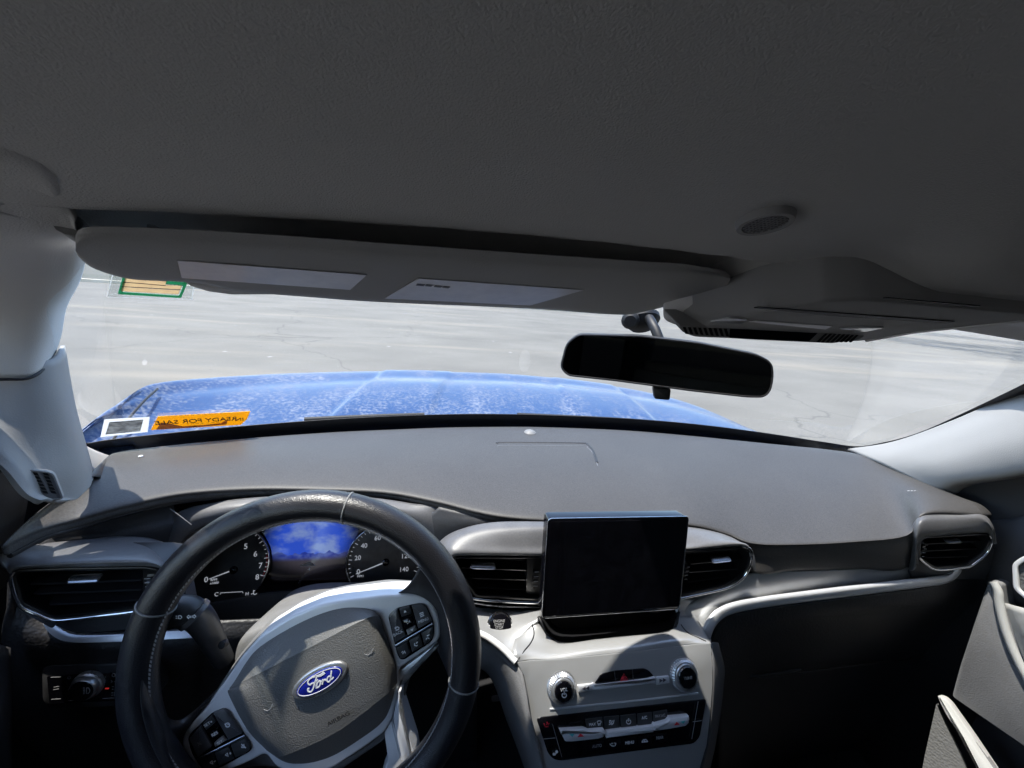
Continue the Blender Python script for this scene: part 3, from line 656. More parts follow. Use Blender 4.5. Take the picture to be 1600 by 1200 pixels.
# seam line under the pad's front lip
tube('pad_seam', spline([PY(*f)+V((0, .004, -.0125)) for f in FR[:16]], 5), .003, 'black', db, seg=6)
# ------------------------------------------------------------------ upper fascia under the pad (dark, behind pods and binnacle)
loft('fascia', [[PY(px, py, y)+V((0, .022, -.006)) for px, py, y in FR[9:16]],
                      [PY(px, py, y)+V((0, .03, -.06)) for px, py, y in FR[9:16]],
                      [PY(px, py, y)+V((0, .05, -.16)) for px, py, y in FR[9:16]]], 'fascia', db, 4, 4, .004)
# facet lines left and right of the binnacle
loft('fascia', [row([(40, 836, .475), (80, 825, .495), (130, 813, .51), (200, 793, .535), (268, 780, .56)]),
                     row([(36, 852, .47), (80, 843, .49), (130, 835, .505), (200, 824, .525), (276, 806, .55)]),
                     row([(34, 868, .475), (80, 860, .49), (130, 855, .503), (205, 850, .52), (290, 832, .545)]),
                     row([(34, 930, .49), (80, 930, .50), (130, 930, .51), (205, 930, .52), (300, 930, .55)])], 'fascia', db, 5, 5, .0008)
loft('cluster_roof', [[PY(px, py, y)+V((0, .012, -.012)) for px, py, y in FR[3:11]], [PY(px, py, y)+V((0, .14, -.03)) for px, py, y in FR[3:11]]], 'black', db, 4, 2, .001)
loft('fascia', [row([(686, 792, .545), (720, 800, .535), (760, 808, .525), (800, 814, .52), (860, 818, .515)]),
                      row([(660, 820, .54), (700, 822, .53), (750, 824, .52), (800, 828, .515), (860, 830, .51)]),
                      row([(655, 880, .535), (700, 880, .525), (750, 880, .515), (800, 880, .51), (860, 880, .51)])], 'fascia', db, 5, 5, .004)
# ------------------------------------------------------------------ vents
def vent(label, pl, outline, radii, slats, tabp, wheel, rimlit, depth=.05, slatw=.016, lip=.0035, chrome_lo=None, inner_end=None):
    ou = rnd(pl.uvs(outline), radii); t = thing('air_vent', label, 'air vent', pl.pt(V(ou[0]), -depth), 'dashboard air vents')
    inn = offset(ou, lip)
    ringp('bezel', pl, ou, inn, -.010, .0015, 'vent_black', t, bevel=.0008)
    ringp('duct', pl, offset(ou, lip*.9), offset(ou, lip*1.1), -depth, -.001, 'vent_black', t)
    plate('duct_back', pl, offset(ou, lip), -depth-.002, -depth, 'black', t)
    if chrome_lo:
        tube('chrome_trim', [pl.pt(p, .0015) for p in spline(pl.uvs(chrome_lo), 6)], .0021, 'chrome', t, seg=10)
    for a, b in slats:
        A = pl.pt(pl.uv(*a, -.008), -.008-slatw*.5); B = pl.pt(pl.uv(*b, -.008), -.008-slatw*.5)
        bar('slat', A, B, slatw, .0022, pl.v*.97+pl.n*.25, 'slat', t, .0006)
    a, b, hh = tabp
    A = pl.pt(pl.uv(*a), -.001); B = pl.pt(pl.uv(*b), -.001); bar('tab', A, B, .010, hh, pl.v*.9+pl.n*.4, 'chrome_soft', t, .0016)
    if wheel:
        q = pl.uvs(wheel, -.004); c = V((sum(p[0] for p in q)/4, sum(p[1] for p in q)/4)); hgt = (V(q[3])-V(q[0])).length*.5; wid = (V(q[1])-V(q[0])).length
        cx = pl.pt(c, -.004-hgt*.75); ax = pl.u
        lathe('thumb_wheel', cx-ax*wid*.5, ax, [(hgt, 0), (hgt, wid)], 'slat', t, ribs=14, ribd=hgt*.12, ribrows=(0, 1))
        for k in range(4):
            z = lerp(q[0][1], q[3][1], (k+.5)/4); strokes('wheel_mark', pl, [[(c.x-wid*.42, z), (c.x+wid*.42, z)]], .0012, 'print_dim', t, .0008, uvs=True)
    if inner_end: plate('end_panel', pl, pl.uvs(inner_end, -.006), -.02, -.006, 'vent_black', t)
    return t
plL = Pl(PY(130, 925, .43), (.04, -1, .06))
ventL = vent('wide air vent at the far left beside the steering wheel', plL, [(20, 897), (30, 889), (120, 886.5), (225, 885), (247, 888), (256, 898), (250, 935), (220, 953), (160, 961), (85, 969), (33, 943)], [.004, .004, 0, 0, .004, .006, .012, .01, 0, .008, .006],
     [((38, 912), (220, 905)), ((50, 927), (220, 920)), ((56, 945), (220, 936))], ((106, 906.5), (157, 904), .0045), [(230, 897), (241, 896), (241, 921), (230, 922)],
     None, chrome_lo=[(24, 891), (20, 905), (33, 943), (60, 958), (85, 967), (120, 965), (160, 960), (215, 953), (240, 942)], inner_end=[(223, 886), (252, 888), (252, 945), (223, 952)])
# pod that carries the left vent
loft('vent_pod', [row([(2, 868, .43), (12, 860, .445), (60, 850, .468), (120, 844, .485), (190, 838, .50), (240, 842, .51), (272, 858, .515), (286, 890, .515)]),
                       row([(4, 880, .425), (14, 871, .434), (60, 862, .448), (120, 859, .458), (190, 856, .465), (235, 858, .47), (260, 870, .475), (274, 900, .48)]),
                       row([(12, 893, .4255), (20, 884, .427), (60, 879, .429), (120, 876, .430), (190, 874, .432), (232, 875, .434), (255, 884, .438), (265, 905, .442)]),
                       row([(17, 897, .4265), (28, 888.5, .427), (60, 886.5, .4285), (120, 885, .4295), (190, 883.5, .4315), (228, 883.5, .433), (249, 888, .435), (257, 900, .436)]),
                       row([(19, 899, .44), (31, 892, .44), (60, 890, .44), (120, 888, .44), (190, 887, .44), (228, 887, .444), (246, 891, .446), (253, 902, .446)])], 'fascia_smooth', db, 6, 6, .003)
plate('pod_end', plL, rnd(plL.uvs([(8, 880), (22, 892), (34, 945), (88, 972), (80, 985), (26, 955)]), .004), -.05, -.002, 'fascia', db)
plate('pod_floor', plL, plL.uvs([(85, 966), (230, 952), (262, 905), (285, 900), (300, 975), (120, 990), (80, 975)], -.012), -.03, -.012, 'fascia', db)
# centre-left and centre-right vents
plC = Pl(PY(780, 900, .465), (0, -1, .05))
ventCL = vent('centre air vent left of the display', plC, [(706, 874), (714, 868.5), (850, 869), (868, 869), (868, 938), (845, 938), (742, 932), (722, 905)], [.004, .004, 0, 0, 0, 0, .006, .02],
     [((720, 886), (826, 890)), ((726, 902), (824, 905)), ((734, 917), (822, 920.5))], ((735, 884), (774, 885.5), .0045), [(833, 887), (841, 887), (840, 916), (832, 916)],
     None, chrome_lo=[(738, 934), (770, 937.5), (805, 939.5), (846, 941), (866, 941)], inner_end=[(824, 869), (866, 869), (866, 940), (822, 938)])
tube('trim_bead', spline(row([(735, 941, .465), (770, 946, .465), (805, 948, .465), (846, 949, .465), (862, 949, .465)]), 4), .0016, 'chrome_soft', db, seg=8)
plR = Pl(PY(1120, 895, .445), (-.02, -1, .05))
ventCR = vent('centre air vent right of the display', plR, [(1050, 862), (1076, 860.5), (1160, 853.5), (1172, 859), (1172, 877), (1162, 898), (1135, 916), (1065, 931), (1050, 934)], [0, 0, .004, .006, .006, .012, .014, 0, 0],
     [((1080, 880), (1158, 873)), ((1078, 893), (1154, 888)), ((1076, 909), (1146, 899))], ((1112, 876), (1141, 873), .0042), [(1069, 880), (1074, 879), (1073, 904), (1068, 905)],
     None, chrome_lo=[(1160, 852.5), (1171, 857), (1173.5, 866), (1171, 882), (1162, 899), (1148, 911), (1130, 919), (1095, 927), (1062, 934)])
# pod carrying both centre vents
loft('vent_pod', [row([(676, 868, .50), (688, 845, .505), (716, 828, .505), (770, 816, .505), (860, 815, .50), (960, 818, .495), (1060, 822, .488), (1110, 829, .482), (1150, 842, .474), (1177, 862, .466), (1186, 895, .462)]),
                         row([(684, 872, .485), (692, 851, .487), (716, 838, .487), (770, 830, .487), (860, 827, .483), (960, 830, .477), (1060, 834, .47), (1110, 838, .464), (1150, 846, .458), (1174, 862, .452), (1181, 892, .450)]),
                         row([(692, 874, .470), (700, 859, .471), (720, 853.5, .471), (770, 853, .471), (860, 853.5, .469), (960, 852, .463), (1060, 850, .456), (1110, 846.5, .452), (1148, 846, .449), (1170, 853, .446), (1176, 875, .445)]),
                         row([(701, 876, .4635), (709, 868, .4635), (722, 866, .4635), (770, 866, .4635), (860, 866.5, .4615), (960, 864, .4555), (1060, 859.5, .4485), (1110, 855.5, .4465), (1150, 851.5, .445), (1167, 854, .4435), (1174, 866, .4435)]),
                         row([(705, 878, .475), (712, 871, .475), (724, 869.5, .475), (770, 869.5, .475), (860, 870, .472), (960, 868, .466), (1060, 862.5, .46), (1110, 859, .458), (1150, 855, .456), (1165, 857, .455), (1171, 867, .455)])], 'fascia_smooth', db, 6, 6, .003)
# far right vent with its own pod
plF = Pl(PY(1490, 865, .445), (-.10, -1, .05))
ventFR = vent('air vent at the far right next to the passenger door', plF, [(1435, 845), (1445, 837.5), (1543, 832.5), (1548, 842), (1540, 862), (1512, 885), (1458, 888), (1434, 872)], [.005, .004, .004, .006, .008, .01, .008, .006],
     [((1446, 849), (1538, 844)), ((1446, 860), (1530, 856)), ((1446, 871), (1522, 868))], ((1476, 845.5), (1500, 844.5), .0042), [(1438, 846), (1443, 846), (1443, 870), (1438, 870)],
     None, chrome_lo=[(1545, 835), (1548, 843), (1541, 862), (1526, 876), (1511, 884.5), (1485, 888), (1460, 888.5), (1445, 880), (1434.5, 870)])
loft('vent_pod', [row([(1420, 892, .462), (1421, 850, .462), (1424, 825, .462), (1436, 808, .462), (1460, 802.5, .462), (1500, 801.5, .458), (1535, 803, .45), (1552, 822, .44), (1556, 850, .44)]),
                        row([(1426, 890, .452), (1427, 852, .452), (1430, 830, .452), (1440, 817, .452), (1462, 813, .452), (1500, 811, .448), (1534, 811, .442), (1550, 826, .432), (1554, 850, .432)]),
                        row([(1431, 882, .4465), (1432, 855, .4465), (1434, 844, .4465), (1442, 834.5, .4465), (1464, 831.5, .4455), (1500, 829.5, .4425), (1538, 828, .4385), (1549, 833, .4365), (1552, 848, .4365)]),
                        row([(1436, 882, .452), (1437, 858, .452), (1439, 848, .452), (1446, 840, .452), (1464, 837.5, .45), (1500, 835, .448), (1536, 833.5, .444), (1545, 836, .442), (1548, 848, .442)])], 'fascia_smooth', db, 6, 6, .003)
plate('pod_end', plF, plF.uvs([(1420, 880), (1440, 876), (1462, 892), (1515, 890), (1550, 856), (1562, 860), (1540, 905), (1425, 905)], -.012), -.05, -.012, 'fascia', db)
# ------------------------------------------------------------------ silver band and passenger side face
loft('silver_shelf', [row([(1062, 944, .452), (1100, 930, .452), (1150, 908, .454), (1176, 895, .456), (1250, 891.5, .462), (1340, 888, .464), (1430, 884.5, .464), (1500, 880, .46)]),
                      row([(1062, 958, .44), (1095, 944, .442), (1140, 925, .446), (1180, 910, .450), (1250, 902, .458), (1340, 896, .464), (1430, 890, .468), (1500, 884, .466)]),
                      row([(1075, 985, .425), (1096, 966, .43), (1135, 947, .438), (1180, 935, .444), (1250, 926, .452), (1340, 915, .458), (1425, 905, .462), (1496, 893, .462)]),
                      row([(1100, 1004, .415), (1108, 982, .422), (1140, 957, .43), (1180, 946, .436), (1250, 936, .444), (1340, 926, .45), (1425, 915, .454), (1496, 900, .456)])], 'console', db, 6, 6, .003)
band = [(1101, 1010, .408), (1104, 990, .413), (1112, 972, .419), (1127, 957.5, .424), (1150, 948.5, .429), (1190, 941, .434), (1250, 933, .439), (1340, 922, .446), (1420, 912.5, .45), (1468, 906.5, .452), (1484, 902, .453), (1494, 894, .454), (1499, 886, .455)]
bw = [5, 5.5, 6, 6, 6, 6, 6, 6, 5.5, 5, 4.5, 4, 3]
up_, dn_ = [], []
sp = spline([(a, b) for a, b, c in band], 1)
for i, (x, y, d) in enumerate(band):
    a = V(sp[max(0, i-1)]); b = V(sp[min(len(sp)-1, i+1)]); t_ = (b-a).normalized(); n_ = V((t_.y, -t_.x))
    up_.append((x+n_.x*bw[i], y+n_.y*bw[i], d)); dn_.append((x-n_.x*bw[i], y-n_.y*bw[i], d))
loft('bright_band', [[PY(x, y, d+.006) for x, y, d in up_], [PY(x, y, d-.002) for x, y, d in up_], [PY(x, y, d-.004) for x, y, d in band], [PY(x, y, d-.003) for x, y, d in dn_], [PY(x, y, d+.006) for x, y, d in dn_]], 'satin_trim', db, 6, 3, .002)
# passenger knee panel and glove box
loft('passenger_panel', [row([(1106, 1015, .412), (1112, 985, .421), (1130, 963, .43), (1180, 948, .437), (1250, 940, .443), (1340, 928, .449), (1425, 918, .453), (1496, 902, .456), (1532, 892, .46), (1560, 880, .47)]),
                         row([(1112, 1040, .412), (1128, 1000, .422), (1150, 980, .43), (1190, 968, .437), (1260, 958, .443), (1345, 947, .449), (1428, 938, .453), (1494, 930, .457), (1530, 924, .462), (1570, 920, .48)]),
                         row([(1116, 1080, .418), (1138, 1040, .432), (1165, 1010, .445), (1205, 990, .452), (1265, 978, .458), (1348, 966, .464), (1430, 958, .467), (1492, 952, .472), (1522, 950, .478), (1560, 955, .49)]),
                         row([(1120, 1140, .43), (1150, 1090, .455), (1180, 1060, .47), (1220, 1040, .48), (1270, 1030, .485), (1350, 1020, .49), (1420, 1014, .495), (1470, 1010, .50), (1500, 1008, .505), (1530, 1015, .515)]),
                         row([(1120, 1220, .47), (1160, 1190, .50), (1190, 1170, .51), (1230, 1155, .52), (1275, 1150, .525), (1350, 1140, .53), (1400, 1135, .535), (1440, 1132, .54), (1465, 1130, .545), (1490, 1130, .55)]),
                         row([(1130, 1330, .54), (1170, 1300, .57), (1200, 1280, .58), (1240, 1260, .59), (1280, 1250, .60), (1340, 1240, .60), (1380, 1230, .60), (1410, 1225, .60), (1430, 1220, .60), (1450, 1220, .61)])], 'bolster', db, 5, 6, .005)
gb = Pl(PY(1220, 1040, .462), (0, -1, -.3))
tube('glove_box_seam', spline(row([(1160, 1062, .462), (1200, 1058, .466), (1240, 1052, .47), (1330, 1040, .478), (1440, 1028, .487)]), 4), .0016, 'rubber', db, seg=6)
hb = [(1156, 1055), (1226, 1048), (1232, 1042), (1226, 1032), (1214, 1027)]
tube('glove_box_handle', spline(row([(1160, 1059, .456), (1195, 1054.5, .459), (1220, 1051, .461), (1236, 1048, .462), (1250, 1046, .464)]), 4), [.003]*17, 'rubber', db, seg=8)
# ------------------------------------------------------------------ left knee panel with silver strip
loft('driver_panel', [row([(12, 890, .462), (22, 930, .462), (60, 965, .460), (120, 985, .462), (200, 985, .468), (300, 975, .48), (360, 968, .50), (700, 955, .50), (760, 960, .48)]),
                      row([(10, 950, .452), (24, 980, .452), (60, 995, .450), (120, 1005, .450), (200, 1006, .455), (300, 1003, .465), (370, 1000, .49), (690, 990, .50), (755, 985, .475)]),
                      row([(8, 1010, .452), (24, 1025, .452), (60, 1035, .450), (120, 1036, .450), (200, 1035, .457), (290, 1034, .475), (370, 1040, .51), (690, 1030, .53), (750, 1020, .49)]),
                      row([(6, 1080, .465), (24, 1085, .465), (60, 1090, .465), (120, 1090, .465), (200, 1088, .475), (290, 1085, .50), (370, 1090, .53), (690, 1080, .56), (745, 1070, .53)]),
                      row([(4, 1160, .49), (24, 1160, .49), (60, 1160, .49), (120, 1160, .495), (200, 1158, .505), (290, 1155, .53), (370, 1150, .55), (690, 1140, .60), (745, 1130, .58)]),
                      row([(0, 1300, .56), (24, 1300, .56), (60, 1300, .56), (120, 1300, .57), (200, 1290, .58), (290, 1280, .60), (370, 1270, .62), (690, 1240, .68), (745, 1230, .66)])], 'bolster', db, 5, 6, .005)
plS = Pl(PY(160, 993, .440), (.03, -1, .75))
su = [(64, 970), (72, 985), (88, 998), (108, 1003.5), (140, 1004.5), (200, 1003), (308, 997), (300, 984.5), (265, 986), (200, 990), (140, 992), (112, 990), (95, 982), (80, 971)]
plate('silver_strip', plS, [tuple(v) for v in spline(plS.uvs(su[:6]), 3)]+plS.uvs(su[6:8])+[tuple(v) for v in spline(plS.uvs(su[8:]), 3)], -.012, 0, 'satin_trim', db, .001)
# ------------------------------------------------------------------ headlight switch panel
hs = thing('headlight_switch', 'black headlight switch panel with a ridged rotary knob left of the wheel', 'switch panel', PY(135, 1075, .46))
plH = Pl(PY(133, 1075, .437), (.05, -1, .22))
ho_ = rnd(plH.uvs([(64, 1046), (76, 1041), (200, 1036), (238, 1034), (240, 1098), (200, 1103), (82, 1108), (66, 1098)]), .006)
plate('panel', plH, ho_, -.03, 0, 'button', hs, .0015)
plate('gloss_inset', plH, rnd(plH.uvs([(74, 1056), (186, 1050), (186, 1094), (78, 1099)]), .002), 0, .0006, 'gloss_black', hs)
kc = V(plH.uv(134, 1073, .006)); r0 = 25*plH.px((134, 1073))
ax = (plH.n+plH.v*-.05).normalized()
lathe('knob_ring', plH.pt(kc, 0), ax, [(r0*1.02, 0), (r0*1.02, .005), (r0*.93, .0065), (r0*.80, .0065)], 'knurl', hs, ribs=36, ribd=.0009, ribrows=(0, 1))
lathe('knob', plH.pt(kc, .006), ax, [(r0*.86, 0), (r0*.86, .0045), (r0*.80, .0062), (r0*.74, .0066)], 'knurl', hs)
lathe('knob_cap', plH.pt(kc, .0122), ax, [(r0*.76, 0), (r0*.74, .0016)], 'gloss_black', hs)
pk = plH.up(.0144)
strokes('fog_symbol', pk, [[(135, 1075), (138, 1075), (140, 1078), (140, 1081), (138, 1084), (135, 1084), (135, 1075)], [(132, 1075), (129.5, 1075)], [(132, 1079.5), (129.5, 1079.5)], [(132, 1084), (129.5, 1084)], [(130.8, 1074), (131.5, 1079), (130.4, 1085)]], .0007, 'print_dim', hs, .0003)
def ring_px(c, r, n=14): return [(c[0]+r*cos(2*pi*k/n), c[1]+r*sin(2*pi*k/n)) for k in range(n+1)]
strokes('mode_symbols', plH, [ring_px((177.5, 1055), 2.6), [(173, 1063), (176, 1065), (173, 1067)], [(182, 1063), (179, 1065), (182, 1067)], [(179, 1081.5), (183, 1082), (183, 1087), (179, 1087.5), (179, 1081.5)], [(177, 1082.5), (174, 1082.5)], [(177, 1086.5), (174, 1086.5)], [(180, 1078), (181.5, 1072), (183, 1078)], [(177, 1073), (174.5, 1073)], [(177, 1077), (174.5, 1077)]], .0007, 'print_dim', hs, .0008)
strokes('mode_symbol_off', plH, [ring_px((108, 1059), 2.3, 10), [(84, 1074), (92, 1072.5)], [(83, 1078), (92, 1076.5)], [(79, 1058.5), (95, 1058)], [(80, 1093), (95, 1092)]], .0006, 'print_dim', hs, .0008)
strokes('indicator_lamp', plH, [[(164, 1076), (170, 1075.8)]], .0016, 'glow_red', hs, .0009)
strokes('inset_line', plH, [[(106, 1095), (118, 1094.5)], [(160, 1091.5), (187, 1090.5)]], .0006, 'print_dim', hs, .0008)
# ================================================================== instrument cluster
plI = Pl(PY(480, 870, .60), (0, -cos(radians(22)), sin(radians(22))))
ic = thing('instrument_cluster', 'instrument cluster with two dials and a glowing blue landscape display', 'instrument cluster', plI.pt((0, -.06), -.03))
plate('backing', plI, plI.uvs([(240, 960), (250, 800), (480, 770), (690, 790), (720, 960)]), -.02, 0, 'gloss_black', ic)
def screen_mat():
    m = bpy.data.materials.new('cluster_screen'); m.use_nodes = True; nt = m.node_tree; L = nt.links.new; b = nt.nodes['Principled BSDF']
    b.inputs['Base Color'].default_value = (.004, .004, .008, 1); b.inputs['Roughness'].default_value = .1
    uv = nt.nodes.new('ShaderNodeUVMap'); sx = nd(nt, 'ShaderNodeSeparateXYZ'); L(uv.outputs[0], sx.inputs[0])
    n1 = nd(nt, 'ShaderNodeTexNoise', Scale=3.2, Detail=6.0, Roughness=.55); L(uv.outputs[0], n1.inputs['Vector'])
    r = nd(nt, 'ShaderNodeValToRGB'); e = r.color_ramp.elements; e[0].position = .44; e[0].color = (.03, .09, .62, 1); e[1].position = .60; e[1].color = (.20, .29, .62, 1); L(n1.outputs['Fac'], r.inputs[0])
    # mountain ridge below the sky
    mp = nd(nt, 'ShaderNodeMapping'); mp.inputs['Scale'].default_value = (5, 0, 0); L(uv.outputs[0], mp.inputs['Vector'])
    n2 = nd(nt, 'ShaderNodeTexNoise', Scale=1.6, Detail=5.0); L(mp.outputs[0], n2.inputs['Vector'])
    rd = nd(nt, 'ShaderNodeMath', operation='MULTIPLY_ADD'); rd.inputs[1].default_value = .28; rd.inputs[2].default_value = .26; L(n2.outputs['Fac'], rd.inputs[0])
    lt = nd(nt, 'ShaderNodeMath', operation='LESS_THAN'); L(sx.outputs[1], lt.inputs[0]); L(rd.outputs[0], lt.inputs[1])
    n3 = nd(nt, 'ShaderNodeTexNoise', Scale=14.0, Detail=4.0); L(uv.outputs[0], n3.inputs['Vector'])
    r3 = nd(nt, 'ShaderNodeValToRGB'); r3.color_ramp.elements[0].position = .42; r3.color_ramp.elements[0].color = (.02, .04, .30, 1); r3.color_ramp.elements[1].position = .68; r3.color_ramp.elements[1].color = (.08, .12, .42, 1); L(n3.outputs['Fac'], r3.inputs[0])
    m1 = nd(nt, 'ShaderNodeMix', data_type='RGBA'); L(lt.outputs[0], m1.inputs['Factor']); L(r.outputs[0], m1.inputs['A']); L(r3.outputs[0], m1.inputs['B'])
    # plain with road in the lower third
    pl = nd(nt, 'ShaderNodeMapRange', interpolation_type='SMOOTHSTEP'); pl.inputs['From Min'].default_value = .27; pl.inputs['From Max'].default_value = .36; pl.inputs['To Min'].default_value = 1; pl.inputs['To Max'].default_value = 0; L(sx.outputs[1], pl.inputs['Value'])
    m2 = nd(nt, 'ShaderNodeMix', data_type='RGBA'); L(pl.outputs[0], m2.inputs['Factor']); L(m1.outputs['Result'], m2.inputs['A']); m2.inputs['B'].default_value = (.055, .05, .065, 1)
    vc = nd(nt, 'ShaderNodeVectorMath', operation='SUBTRACT'); L(uv.outputs[0], vc.inputs[0]); vc.inputs[1].default_value = (.5, .62, 0)
    vs2 = nd(nt, 'ShaderNodeVectorMath', operation='MULTIPLY'); L(vc.outputs[0], vs2.inputs[0]); vs2.inputs[1].default_value = (1.0, .85, 0)
    vl = nd(nt, 'ShaderNodeVectorMath', operation='LENGTH'); L(vs2.outputs[0], vl.inputs[0])
    vm_ = nd(nt, 'ShaderNodeMapRange', interpolation_type='SMOOTHSTEP'); vm_.inputs['From Min'].default_value = .28; vm_.inputs['From Max'].default_value = .52; vm_.inputs['To Min'].default_value = 1; vm_.inputs['To Max'].default_value = .06; L(vl.outputs['Value'], vm_.inputs['Value'])
    m5 = nd(nt, 'ShaderNodeMix', data_type='RGBA', blend_type='MULTIPLY'); m5.inputs['Factor'].default_value = 1; L(m2.outputs['Result'], m5.inputs['A']); L(vm_.outputs[0], m5.inputs['B'])
    L(m5.outputs['Result'], b.inputs['Emission Color']); b.inputs['Emission Strength'].default_value = .24
    M['cluster_screen'] = m
screen_mat()
so_ = plI.uvs([(424, 907), (427, 880), (424, 855), (412, 832), (424, 813), (470, 803), (520, 803), (552, 813), (562, 830), (547, 853), (542, 880), (545, 906)])
scr = plate('display', plI, rnd(so_, .006), 0, .0012, 'cluster_screen', ic)
uvl = scr.data.uv_layers.new(name='UVMap'); cw_ = wloc(scr)
lo_, hi_ = V(plI.uv(402, 907)), V(plI.uv(562, 805))
for lp in scr.data.loops:
    p = scr.data.vertices[lp.vertex_index].co+cw_-plI.o; uvl.data[lp.index].uv = ((p.dot(plI.u)-lo_.x)/(hi_.x-lo_.x), (p.dot(plI.v)-lo_.y)/(hi_.y-lo_.y))
poly('road', plI, [(481, 878), (485, 878), (494, 884), (466, 885)], 'print_dim', ic, .0018)
poly('car_mark', plI, [(483, 886.5), (485.5, 890), (480.5, 890)], 'print', ic, .0018)
def dial(cx, cy_, rpx, span, nums, red, needle, lab):
    c = V(plI.uv(cx, cy_)); r = rpx*plI.px((cx, cy_))
    arcpts = lambda a0, a1, rr: [c+V((cos(radians(a)), sin(radians(a))))*rr for a in [a0+(a1-a0)*k/40 for k in range(41)]]
    plate('dial_face', plI, [tuple(c+V((cos(2*pi*k/48), sin(2*pi*k/48)))*r*1.01) for k in range(48)], 0, .0009, 'button', ic)
    tube('dial_ring', [plI.pt(p, .005) for p in arcpts(span[0], span[1], r)], .0015, 'chrome', ic, seg=6)
    tk = []
    for k in range(33):
        a = radians(lerp(span[0]-8, span[1]+8, k/32)); l = .0055 if k % 4 == 0 else .003
        d = V((cos(a), sin(a))); tk.append([c+d*(r-.003), c+d*(r-.003-l)])
    strokes('dial_ticks', plI, tk, .0008, 'glow_white', ic, .002, uvs=True)
    if red: strokes('red_zone', plI, [arcpts(red[0], red[1], r-.0045)], .0022, 'print_red_dim', ic, .0015, uvs=True)
    for s_, x, y in nums: text(s_, plI, (x, y), (x+6, y-.6), 8.2 if len(s_) < 2 else 7, 'glow_white', ic, .002, 'numeral')
    strokes('needle', plI, [needle], .0022, 'glow_white', ic, .003, wfun=lambda t: 1-.55*t)
    lathe('needle_hub', plI.pt(plI.uv(*needle[0]), .001), plI.n, [(.006, 0), (.0055, .003), (.003, .004)], 'gloss_black', ic, seg=20)
    return c
dial(358, 880, 65, (215, -30), [('0', 322, 906), ('5', 384, 854), ('6', 399, 866), ('7', 407, 884), ('8', 402, 902), ('4', 362, 845), ('3', 340, 850), ('2', 322, 868), ('1', 315, 888)], (12, -24), [(366, 890), (326, 905)], '')
dial(601, 876, 58, (212, -28), [('0', 560, 894), ('20', 559, 872), ('40', 569, 853), ('60', 590, 841), ('80', 612, 842), ('100', 628, 853), ('120', 634, 869), ('140', 631, 890)], None, [(603, 878), (556, 897)], '')
text('RPM', plI, (334, 906), (340, 905.4), 3.6, 'glow_white', ic, .002); text('x1000', plI, (335, 911), (341, 910.4), 3.4, 'glow_white', ic, .002)
text('MPH', plI, (563, 900.5), (569, 900), 3.4, 'glow_white', ic, .002)
text('C', plI, (338, 929), (344, 928.6), 6, 'glow_white', ic, .002); text('H', plI, (386, 928), (392, 927.6), 5, 'glow_white', ic, .002)
text('E', plI, (574, 916), (580, 915.6), 5, 'glow_white', ic, .002); text('F', plI, (619, 912), (625, 911.6), 4.5, 'glow_white', ic, .002)
strokes('temperature_scale', plI, [[(344, 929), (344, 926.5), (379, 924.5), (379.5, 927)]], .0008, 'glow_white', ic, .002)
strokes('coolant_symbol', plI, [[(396, 922), (396, 928)], [(396, 923.5), (398.5, 923)], [(392, 928.5), (395, 927.5), (398, 929), (401, 927.5)]], .0011, 'glow_white', ic, .002)
strokes('fuel_scale', plI, [[(577, 915), (577, 913), (617, 910.5)], [(587, 912.4), (587, 915)], [(597, 911.8), (597, 914.4)], [(607, 911.2), (607, 913.8)]], .0008, 'glow_white', ic, .002)
strokes('fuel_symbol', plI, [[(561, 917.5), (561, 912), (566, 911.8), (566, 917.2), (560.5, 917.5)], [(566, 913), (568, 914.5), (568, 917)]], .0011, 'glow_white', ic, .002)
for k, (y, d) in enumerate(((922, .0), (934, 0))): pass
# lower step of the cluster
plate('ledge', plI, plI.uvs([(300, 946), (420, 925), (560, 918), (690, 930), (700, 965), (290, 975)]), 0, .008, 'fascia', ic, .002)
# binnacle: brow with opening
bo = [(300, 962, .535), (278, 925, .53), (272, 885, .53), (290, 838, .535), (345, 812, .54), (420, 800, .545), (490, 797, .547), (560, 800, .545), (620, 812, .54), (662, 842, .535), (680, 885, .53), (678, 925, .53), (665, 958, .535)]
bi = [(284, 970, .545), (258, 930, .54), (252, 875, .54), (272, 806, .548), (335, 785, .556), (415, 776, .562), (490, 773.5, .565), (565, 776, .562), (640, 786, .556), (692, 800, .548), (706, 870, .54), (702, 930, .54), (690, 966, .545)]
bk = [(305, 960, .60), (285, 925, .60), (280, 885, .60), (297, 842, .605), (350, 816, .61), (422, 804, .615), (490, 801, .617), (558, 804, .615), (615, 816, .61), (655, 846, .605), (672, 885, .60), (670, 925, .60), (658, 956, .60)]
loft('binnacle_brow', [row(bi), [PY(a[0]*.5+b[0]*.5, a[1]*.5+b[1]*.5, lerp(a[2], b[2], .5)-.006) for a, b in zip(bi, bo)], row(bo)], 'fascia_smooth', db, 5, 5, .0008)
loft('binnacle_lining', [row(bo), [PY(x, y-3, z) for x, y, z in bk]], 'fascia', db, 5, 2, .0008)
tube('brow_joint', row([(668, 806, .543), (684, 795, .546), (694, 786, .55)]), .0006, 'chrome_soft', db, seg=6)
tube('brow_joint', row([(266, 795, .535), (281, 806, .531), (299, 820, .53)]), .0006, 'grey_plastic', db, seg=6)

abox('dash_end', (-.815, .33, .75), (-.795, .62, 1.235), 'black', db)
abox('dash_end', (.795, .40, .75), (.815, .62, 1.12), 'black', db)
